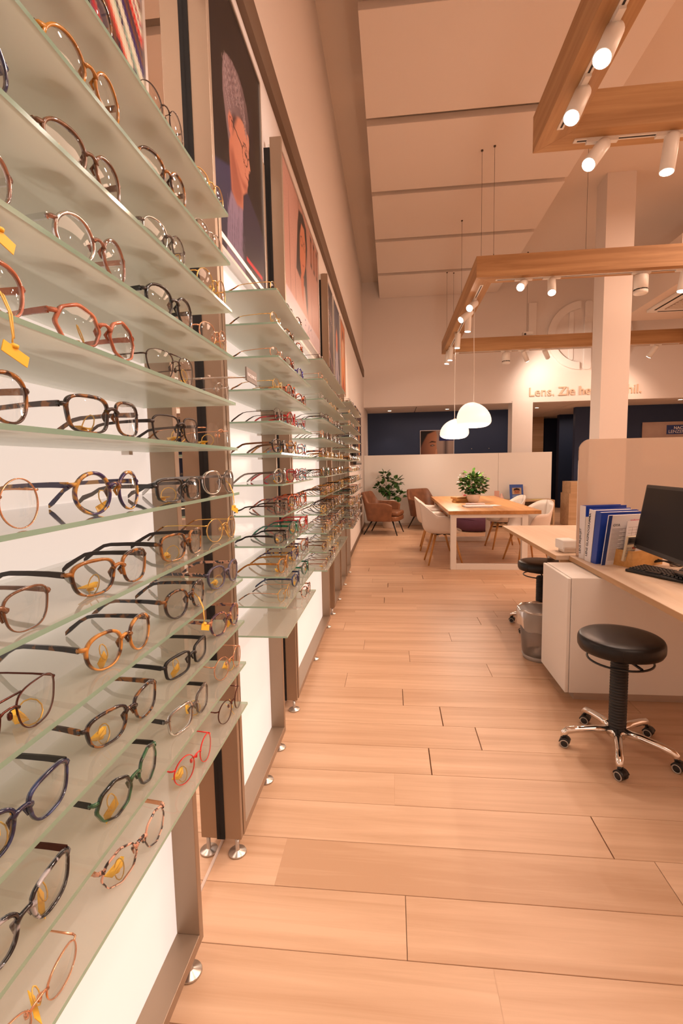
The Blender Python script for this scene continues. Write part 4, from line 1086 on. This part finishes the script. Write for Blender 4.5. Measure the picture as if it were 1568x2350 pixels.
print_mesh(img, (-.09, -.002, .11), (.19, 0, 0), (0, 0, .14), M_print, 'picture', t)
for z in (.075, .05): MB().box(-.09, .07, -.002, 0, z, z+.012).build('print_line', mat('pale_blue_print', (.35, .45, .65), .5), t)
t = thing('display_card', 'small pink figurine card on the sideboard left of blue brochure', 'card', (2.20, 10.32, .56))
MB().box(-.07, .03, 0, .01, 0, .19).build('card', mat('pale_pink_card', (.72, .42, .34), .5), t)
MB().lathe([(.045, 0), (.05, .02), (.045, .06), (.02, .09), (.024, .12), (0, .14)], (.07, -.01, 0), 16).build('figurine', mat('pink_figurine', (.85, .55, .48), .4), t)
t = thing('display_card', 'small red and white card behind the potted plant', 'card', (1.52, 10.30, .56))
MB().box(-.06, .06, 0, .01, 0, .17).build('card', mat('card_white', (.75, .62, .58), .5), t)
MB().prism([(.035*math.cos(a), .09+.035*math.sin(a)) for a in np.linspace(0, 2*PI, 15)[:-1]], 0, .002, tf=lambda p: (p[0], -p[2], p[1])).build('emblem', mat('card_red', (.5, .04, .05), .5), t)
t = tag(MB().box(-.12, .12, -.08, .08, 0, .004).box(-.10, .10, -.07, .06, .004, .008).build('leaflet', mat('yellow_green_paper', (.65, .60, .25), .6), None, (2.98, 10.30, .56), (0, 0, .15)), 'thin yellowish leaflet lying on the sideboard right end', 'leaflet')
# far wooden counter block
t = thing('wooden_counter', 'tall pale wooden counter end beyond the glass screen', 'counter', (3.62, 10.2, 0))
bevel(MB().box(0, .7, 0, .5, 0, .92).build('body', M_side, t), .003); MB().box(-.03, 0, .0, .5, 0, .68).build('side_step', M_side, t)

# plants
def leafy(mb, c, n, spread, size, rnd, droop=.3, mi=0):
    for i in range(n):
        while True:
            p = Vector((rnd.uniform(-1, 1), rnd.uniform(-1, 1), rnd.uniform(-1, 1)))
            if .25 < p.length < 1: break
        d = Vector((p.x, p.y, p.z*.4+rnd.uniform(-.3, .5))).normalized()
        pos = Vector(c)+Vector((p.x*spread[0], p.y*spread[1], p.z*spread[2]))
        s = size*rnd.uniform(.7, 1.25); side = d.cross(Vector((0, 0, 1)));
        side = side.normalized() if side.length > .01 else Vector((1, 0, 0))
        upv = side.cross(d).normalized()
        side = (side*math.cos(rnd.uniform(-.6, .6))+upv*math.sin(rnd.uniform(-.6, .6))).normalized(); upv = side.cross(d)
        pts = [pos, pos+d*s*.30+side*s*.36+upv*s*.05, pos+d*s*.72+side*s*.33-upv*s*.02, pos+d*s-upv*s*droop*.5, pos+d*s*.72-side*s*.33-upv*s*.02, pos+d*s*.30-side*s*.36+upv*s*.05, pos+d*s*.5-upv*s*.06]
        mb.add(pts, [(0, 1, 6), (1, 2, 6), (2, 3, 6), (3, 4, 6), (4, 5, 6), (5, 0, 6)], mi, False)
rnd = random.Random(4)
t = thing('potted_plant', 'bushy green pot plant in a white bowl on the table', 'plant', (1.21, 7.35, .75))
MB().lathe([(0, .0), (.055, .0), (.075, .02), (.095, .07), (.100, .12), (.102, .13), (.094, .13), (.09, .11), (0, .105)], n=28).build('pot', M_ceram, t)
MB().lathe([(0, .112), (.09, .112)], n=16).build('soil', M_soil, t)
lf = MB(); leafy(lf, (0, 0, .27), 330, (.19, .17, .15), .066, rnd); o = lf.build('foliage', M_leaf, t); o['kind'] = 'stuff'
lf = MB(); leafy(lf, (.0, 0, .37), 80, (.19, .17, .11), .060, rnd); o = lf.build('new_foliage', M_leaf_l, t); o['kind'] = 'stuff'; o['label'] = 'fresh light green upper leaves'
for i in range(12):
    a = i*PI/6; r = rnd.uniform(.08, .18)
    MB().tube([(.02*math.cos(a), .02*math.sin(a), .11), (r*.5*math.cos(a), r*.5*math.sin(a), .25), (r*math.cos(a), r*math.sin(a), rnd.uniform(.34, .46))], [.004, .003, .002], 5).build('stem', M_stem, t)
t = thing('potted_plant', 'open branching green plant in a white pot between the armchairs', 'plant', (-.07, 10.22, 0))
MB().lathe([(.12, 0), (.14, .01), (.145, .30), (.175, .52), (.178, .60), (.165, .60), (.16, .56), (0, .55)], n=28).build('pot', M_ceram, t)
brs = [((0, 0, .55), (-.02, 0, .8), (-.10, 0, 1.12)), ((0, 0, .55), (.05, .02, .78), (.16, 0, .97)), ((0, 0, .55), (-.06, -.03, .72), (-.17, .02, .88)), ((0, 0, .55), (.05, 0, .65), (.22, -.02, .70)), ((0, 0, .55), (.0, .03, .68), (-.02, 0, .78))]
lf = MB()
for b in brs:
    MB().tube(b, [.007, .005, .003], 6).build('stem', M_stem, t)
    leafy(lf, b[2], 34, (.10, .10, .08), .10, rnd); leafy(lf, (Vector(b[1])+Vector(b[2]))/2, 9, (.07, .07, .07), .07, rnd)
o = lf.build('foliage', M_leaf, t); o['kind'] = 'stuff'
# things on the table
def papers(x, y, w_, h_, rot, label, cat, mats, z=.75, n=4, th=.004):
    t = thing(cat.split()[-1], label, cat.split()[-1], (x, y, z), (0, 0, rot))
    for i in range(n):
        o = MB().prism([(-w_/2+.004*i, -h_/2), (w_/2-.006*(i % 2), -h_/2+.003*i), (w_/2, h_/2-.002*i), (-w_/2, h_/2-.004*i)], i*th, i*th+th*.8).build('sheet', mats[i % len(mats)], t)
    return t
M_news = mat('newsprint', (.72, .64, .62), .8, noise=((.50, .44, .44), 60))
t = papers(1.14, 6.62, .36, .26, D(3), 'folded newspaper on the table nearest its front edge', 'newspaper', [M_news, M_paper], n=5)
MB().box(-.17, -.02, -.125, -.120, .004, .016).build('print_band', mat('yellow_print', (.75, .50, .08), .5), t)
t = papers(1.37, 6.78, .20, .16, D(25), 'small loose papers lying right of the folded newspaper', 'papers', [M_news, M_paper], n=2)
t = papers(1.18, 7.02, .27, .20, D(-6), 'colourful magazine lying beside the plant bowl', 'magazine', [M_paper, mat('magazine_cover', (.45, .50, .60), .3, noise=((.75, .45, .35), 14))], n=4)
for i, (dx, dy, dz) in enumerate(((0, 0, 0), (.015, -.01, .028), (-.01, .01, .056))):
    t = thing('wooden_book_block', '%s slim wooden block in the stack left of the plant' % ['bottom', 'middle', 'top'][i], 'block', (1.02+dx, 7.45+dy, .75+dz), (0, 0, D(8+14*i)), group='stacked wooden blocks')
    bevel(MB().box(-.10, .10, -.07, .07, 0, .027).build('block', M_bamboo, t), .003)
t = tag(bevel(MB().box(-.05, .05, -.05, .05, 0, .085).build('wooden_cube', M_bamboo, None, (1.135, 7.56, .75), (0, 0, .3)), .004), 'small wooden cube right of the stacked wooden blocks', 'block')

# ------------------------------------------------------------------ desks
dk = thing('office_desk', 'near pale ash desktop with rounded wooden edge carrying the monitor', 'desk', (1.13, 1.3, 0))
bevel(MB().box(0, 1.75, 0, 1.87, .712, .742).build('desktop', M_desk, dk), .002)
MB().box(-.002, .0, 0.0, 1.87, .712, .740).build('edge_band', M_deskedge, dk)
MB().box(.01, .35, 1.82, 1.85, .60, .712).build('end_panel', M_deskedge, dk)
for x in (.25, 1.6): MB().tube([(x, .10, .0), (x, .10, .712)], .03, 16).build('leg', M_alu, dk)
dk2 = thing('office_desk', 'far pale ash desktop beyond the glass screen', 'desk', (1.05, 3.185, 0))
bevel(MB().box(0, 1.8, 0, 1.52, .712, .742).build('desktop', M_desk, dk2), .002)
MB().box(-.002, .0, 0, 1.52, .712, .740).build('edge_band', M_deskedge, dk2)
MB().box(.03, .3, .01, .035, .60, .712).build('end_panel', M_deskedge, dk2)
for x, y in ((.28, .98), (1.6, .98), (1.6, .12)): MB().tube([(x, y, .0), (x, y, .712)], .028, 16).build('leg', M_alu, dk2)
# storage cabinet under desk
cb = thing('storage_cabinet', 'long white cabinet with drawer front under the near desk', 'cabinet', (.955, 2.70, 0))
bevel(MB().box(.022, 1.9, 0, .43, .052, .708).build('body', M_white, cb), .002)
d_ = bevel(MB().box(0, .0195, .0, .43, .052, .706).build('drawer_front', M_white, cb), .003)
MB().box(.06, 1.9, .03, .40, 0, .052).build('plinth', M_alu, cb)
# screen
sc_ = thing('desk_screen', 'frosted glass screen with rounded corner between the two desks', 'screen', (1.17, 3.178, .742))
pl = [(1.75, 0), (1.75, .74), (.07, .74)]+[(.07-.07*math.sin(a), .67+.07*math.cos(a)) for a in np.linspace(0, PI/2, 9)]+[(0, 0)]
MB().prism(pl, 0, .008, tf=lambda p: (p[0], p[2], p[1])).build('pane', M_screenglass, sc_)
for x in (.12, 1.5): MB().box(x, x+.05, -.012, .02, 0, .03).build('clamp', M_alu, sc_)
# small terminal on far desk
t = thing('card_terminal', 'small white and grey terminal on the far desk behind the screen', 'terminal', (1.16, 3.33, .742), (0, 0, .1))
bevel(MB().box(-.05, .05, -.06, .06, .02, .085).build('casing', M_white, t), .01); bevel(MB().box(-.045, .045, -.065, .02, 0, .04).build('base', M_alu, t), .008)

# binders: spine towards -x, standing along +x
def binder(y, th, h, dpt, lean, label, mats, txt=None, x=1.168, yaw=.2, cat='binder'):
    t = thing('ring_binder', label, cat, (x, y, .742), (lean, 0, yaw), group='binders standing on the near desk')
    bevel(MB().box(.0, .004, -th/2, th/2, 0, h).build('spine', mats[0], t), .001)
    bevel(MB().box(.004, dpt, -th/2, -th/2+.003, 0, h).box(.004, dpt, th/2-.003, th/2, 0, h).build('cover', mats[1], t), .001)
    MB().box(.008, dpt-.008, -th/2+.003, th/2-.003, .004, h-.006).build('sheets', M_paper, t)
    if txt: text_obj('spine_text', txt, .024, .0003, M_ink, t, frame_m((-.0006, .008, .030), (0, 0, 1), (0, 1, 0)), .0004)
    return t
t = binder(3.085, .055, .330, .27, D(0), 'white LENS PRIJSLIJST binder with a blue edge, leftmost', [M_paper, M_blue], 'LENS PRIJSLIJST', yaw=D(12))
t = binder(3.038, .030, .265, .20, D(1), 'short plain cream binder between the two lettered binders', [mat('cream_board', (.70, .62, .54), .5), M_paper], yaw=D(12), x=1.175)
t = binder(2.992, .055, .318, .27, D(6), 'white LENS GLASPROGRAMMA binder leaning right', [M_paper, M_blue], 'LENS GLASPROGRAMMA', yaw=D(14))
t = binder(2.938, .045, .312, .27, D(7), 'royal blue binder right of the lettered binders', [M_blue, M_blue], yaw=D(14), x=1.180)
t = thing('document_sleeve', 'clear sleeve of printed price sheets in front of the blue binder', 'folder', (1.205, 2.893, .742), (D(9), 0, D(17)))
MB().box(0, .25, -.010, 0, 0, .30).build('sheets', M_paper, t)
MB().box(-.004, .018, -.013, -.010, 0, .30).build('edge_strip', M_navyp, t)
text_obj('print_text', 'OYA', .022, .0003, M_ink, t, frame_m((.03, -.0135, .235), (1, 0, 0), (0, 0, 1)))
text_obj('print_text', 'rodenstock', .018, .0004, mat('pink_print', (.85, .02, .12), .5), t, frame_m((.14, -.0135, .262), (1, 0, 0), (0, 0, 1)))
ln_ = MB()
for i in range(24): ln_.box(.03, .03+.05+.02*((i*7) % 3), -.0112, -.0104, .03+i*.0082, .0325+i*.0082)
ln_.build('print_lines', mat('grey_print', (.30, .25, .25), .6), t)
t = thing('form_sheet', 'folded paper form standing in the bamboo box', 'paper', (1.315, 2.878, .755), (D(6), 0, D(24)))
MB().box(0, .12, -.003, 0, 0, .25).build('sheet', M_paper, t)
ln_ = MB()
for i in range(7): ln_.box(.012, .10, -.0036, -.003, .11+i*.017, .1115+i*.017)
for i in range(3): ln_.box(.04+i*.03, .041+i*.03, -.0036, -.003, .15, .21)
ln_.build('print_lines', mat('grey_print', (.30, .25, .25), .6), t)
# bamboo box
bb = thing('bamboo_box', 'small bamboo tray box holding a calculator in front of binders', 'box', (1.335, 2.800, .742), (0, 0, D(28)))
bevel(MB().box(0, .25, 0, .008, 0, .095).build('side', M_bamboo, bb), .001); bevel(MB().box(0, .25, .117, .125, 0, .095).build('side', M_bamboo, bb), .001)
bevel(MB().box(0, .008, .008, .117, 0, .095).build('side', M_bamboo, bb), .001); bevel(MB().box(.242, .25, .008, .117, 0, .095).build('side', M_bamboo, bb), .001)
MB().box(.008, .242, .008, .117, 0, .006).build('bottom', M_bamboo, bb)
ca = thing('calculator', 'cream pocket calculator with dark display in the bamboo box', 'calculator', (1.330, 2.852, .775), (D(12), 0, D(20)))
bevel(MB().box(-.036, .036, -.008, .008, 0, .150).build('casing', mat('cream_plastic', (.62, .52, .36), .4), ca), .004)
MB().box(-.032, .032, -.0092, -.008, .104, .146).build('bezel', mat('dark_grey_plastic', (.08, .07, .07), .4), ca)
MB().box(-.026, .026, -.010, -.0092, .114, .138).build('display', mat('lcd_display', (.02, .018, .016), .15), ca)
for r_ in range(4):
    for c_ in range(5):
        mt_k = mat('key_red', (.35, .03, .02), .4) if (r_ == 3 and c_ > 2) else mat('key_grey', (.40, .34, .27), .4)
        bevel(MB().box(-.031+c_*.0128, -.021+c_*.0128, -.0105, -.008, .030+r_*.0155, .041+r_*.0155).build('key', mt_k, ca), .001)
# monitor facing -x, tilted back
mo = thing('computer_monitor', 'black flat monitor on the near desk at right edge', 'monitor', (1.335, 2.80, .862), (0, D(9), D(-3)))
bevel(MB().box(0, .030, -.56, 0, 0, .355).build('bezel', M_black, mo), .006)
MB().box(-.0015, .0, -.542, -.018, .024, .337).build('display', mat('black_screen', (.008, .006, .006), .45, spec=.2), mo)
text_obj('maker_mark', 'PHILIPS', .008, .0002, M_alu, mo, frame_m((-.0012, -.012, .008), (0, -1, 0), (0, 0, 1)))
bevel(MB().box(.03, .06, -.40, -.16, .06, .26).build('rear_housing', M_black, mo), .01)
MB().tube([(.05, -.30, .12), (.12, -.30, .06), (.19, -.30, -.06)], .02, 10).build('stand_neck', M_black, mo)
MB().lathe([(0, 0), (.10, 0), (.10, .006), (.09, .010), (0, .010)], (.19, -.30, -.070), 28).build('stand_base', M_black, mo)
t = thing('cable_bundle', 'black cables lying under the monitor', 'cable', (1.54, 2.80, .745))
for i in range(4):
    a = i*.02; MB().tube([(-.06-a, .12, .004), (-.02, .04+a, .03), (.03, -.02, .045-a*.5), (.10, -.05+a, .02), (.18, -.16-a, .004)], .0035, 6).build('cable', M_black, t)
MB().tube([(.0, .012, .030), (.025, -.012, .045)], .012, 8).build('cable_tie', M_black, t)
t = thing('stand_block', 'grey adapter block behind the bamboo box under monitor', 'adapter', (1.60, 2.86, .742))
bevel(MB().box(-.03, .03, -.02, .02, 0, .06).build('casing', mat('beige_grey_plastic', (.40, .33, .27), .5), t), .006)
# keyboard
kb = thing('keyboard', 'black computer keyboard on the near desk edge', 'keyboard', (1.262, 2.725, .743), (0, 0, D(-62)))
bevel(MB().prism([(0, 0), (.45, 0), (.45, .155), (0, .155)], 0, .014, tf=lambda p: (p[0], p[1], p[2]+(p[1]*.05 if p[2] > 0 else 0))).build('case', M_black, kb), .004)
KM = MB().add([(0, 0, 0), (.0165, 0, 0), (.0165, .0165, 0), (0, .0165, 0), (.002, .002, .008), (.0145, .002, .008), (.0145, .0145, .008), (.002, .0145, .008)], [(0, 1, 5, 4), (1, 2, 6, 5), (2, 3, 7, 6), (3, 0, 4, 7), (4, 5, 6, 7)]).box(.006, .0095, .006, .0105, .0081, .0083, 1).mesh('key', [M_black, mat('key_letter', (.45, .40, .38), .5)])
for r_ in range(6):
    for c_ in range(21):
        if c_ in (15, ) or (r_ == 0 and 3 < c_ < 9): continue
        obj('key', KM, kb, (.012+c_*.0203, .016+r_*.0205+(0.004 if r_ == 5 else 0), .0145+.05*(.016+r_*.0205)))
kl = MB().box(.10, .18, .018, .032, .015, .0225).build('space_bar', M_black, kb)
# desk phone partly seen
t = thing('computer_mouse_pad', 'dark flat gadget between keyboard and monitor cables', 'gadget', (1.60, 2.68, .742), (0, 0, D(-40)))
bevel(MB().box(-.07, .07, -.045, .045, 0, .018).build('casing', M_black, t), .006); MB().box(-.05, .03, -.03, .03, .018, .019).build('display', mat('lcd_display', (.02, .018, .016), .15), t)

# ------------------------------------------------------------------ stools
def stool(x, y, rot, label, seatz=.545, R=.178):
    t = thing('swivel_stool', label, 'stool', (x, y, 0), (0, 0, rot), group='black swivel stools')
    z = seatz
    se = MB().lathe([(0, z-.068), (R-.025, z-.068), (R-.007, z-.062), (R, z-.048), (R+.001, z-.030), (R, z-.014), (R-.005, z-.003), (R-.014, z+.003), (R-.05, z+.008), (0, z+.010)], n=48).build('seat', M_leather, t)
    MB().tube([((R-.007)*math.cos(a), (R-.007)*math.sin(a), z-.006) for a in np.linspace(0, 2*PI, 49)[:-1]], .0022, 6, closed=True).build('seam', M_leather, se)
    for a in (0, 2*PI/3, 4*PI/3): MB().tube([((R+.0)*math.cos(a), (R+.0)*math.sin(a), z-.012), ((R+.0005)*math.cos(a), (R+.0005)*math.sin(a), z-.055)], .0016, 5).build('seam', M_leather, se)
    MB().tube([(.135*math.cos(a), .135*math.sin(a), z-.108) for a in np.linspace(0, 2*PI, 41)[:-1]], .005, 8, closed=True).tube([(0, 0, z-.088), (.10, .08, z-.106)], .006, 6).build('height_ring', M_black, t)
    MB().tube([(0, 0, z-.13), (0, 0, z-.078)], .014, 14).build('piston', M_chrome, t)
    MB().lathe([(0, z-.080), (.07, z-.080), (.07, z-.088), (0, z-.088)], n=16).build('seat_plate', M_black, t)
    pr = [(.030, .095)]
    n = 23; z0, z1 = .10, z-.125
    for i in range(n):
        a = z0+(z1-z0)*i/n; s_ = (z1-z0)/n
        pr += [(.029, a), (.0375, a+s_*.25), (.0375, a+s_*.65), (.029, a+s_*.9)]
    pr += [(.034, z1), (.028, z1+.008), (.014, z1+.010)]
    MB().lathe(pr, n=28).build('bellows_column', M_rubber, t)
    MB().lathe([(.022, .060), (.036, .065), (.038, .10), (.030, .105)], n=24).build('hub', M_chrome, t)
    for i in range(5):
        a = 2*PI*i/5; c, s = math.cos(a), math.sin(a)
        arm = MB().tube([(c*.02, s*.02, .092), (c*.10, s*.10, .093), (c*.17, s*.17, .086), (c*.218, s*.218, .077), (c*.232, s*.232, .066), (c*.236, s*.236, .048)], [.020, .018, .0165, .017, .0165, .013], 12, sy=1.0).build('base_arm', M_chrome, t)
        cs = bpy.data.objects.new('caster', None); COL.objects.link(cs); cs.parent = t; cs.location = (c*.236, s*.236, 0); cs.rotation_euler = (0, 0, -rot+D(-62)+i*.15)
        for sgn in (-1, 1):
            MB().lathe([(0, -.009), (.018, -.009), (.0195, -.007), (.0195, .007), (.018, .009), (0, .009)], n=20).build('wheel', M_rubber, cs, (0.008, sgn*.012, .0205), (PI/2, 0, 0))
            MB().tube([(.008+.0172*math.cos(b), sgn*.0212, .0205+.0172*math.sin(b)) for b in np.linspace(0, 2*PI, 21)[:-1]], .0026, 6, closed=True).build('wheel_rim', mat('grey_tyre', (.42, .38, .34), .5), cs)
        hood = MB(); P = []
        for q in range(9):
            b = D(20)+D(150)*q/8; P.append([(.008+.023*math.cos(b), yy, .0205+.023*math.sin(b)) for yy in (-.021, -.007, .007, .021)])
        o = hood.grid(P).build('hood', M_black, cs); solid(o, .004)
        MB().tube([(0, 0, .040), (0, 0, .052)], .010, 10).build('swivel', M_black, cs)
    return t
stool(1.035, 2.25, D(-111), 'black leather swivel stool in the foreground by the white cabinet')
stool(1.19, 3.95, D(-141), 'black leather swivel stool half hidden behind the white cabinet')

# ------------------------------------------------------------------ waste bin
bn = thing('waste_bin', 'grey mesh waste bin lined with a clear plastic bag', 'bin', (1.005, 3.33, 0))
o = MB().lathe([(.105, .004), (.118, .05), (.140, .34)], n=32).build('body', M_mesh, bn)
b_ = MB().lathe([(.104, 0), (.108, 0), (.118, .03), (.114, .032), (0, .012)], n=32).build('base', mat('grey_plastic', (.42, .38, .35), .4), bn)
MB().tube([(.141*math.cos(a), .141*math.sin(a), .34) for a in np.linspace(0, 2*PI, 33)[:-1]], .004, 6, closed=True).build('rim', M_alu, bn)
rnd = random.Random(9)
P = []
for i in range(49):
    a = 2*PI*i/48; w1 = .5+.5*math.sin(3*a+1)+.3*math.sin(7*a); row = []
    for (r, z) in ((.085, .10), (.115, .22), (.136, .335), (.146, .352), (.153, .335), (.156, .29), (.154, .24-.03*w1)):
        row.append(((r+.004*math.sin(13*a+z*40))*math.cos(a), (r+.004*math.sin(13*a+z*40))*math.sin(a), z+.004*math.sin(9*a)))
    P.append(row)
MB().grid(P).build('plastic_bag', M_bag, bn)
t = tag(MB().lathe([(0, 0), (.03, .005), (.045, .025), (.035, .05), (0, .058)], n=14, wob=lambda a, z: 1+.25*math.sin(4*a+z*60)).build('crumpled_tissue', M_paper, None, (1.0, 3.29, .02)), 'crumpled white tissue lying inside the waste bin', 'tissue')
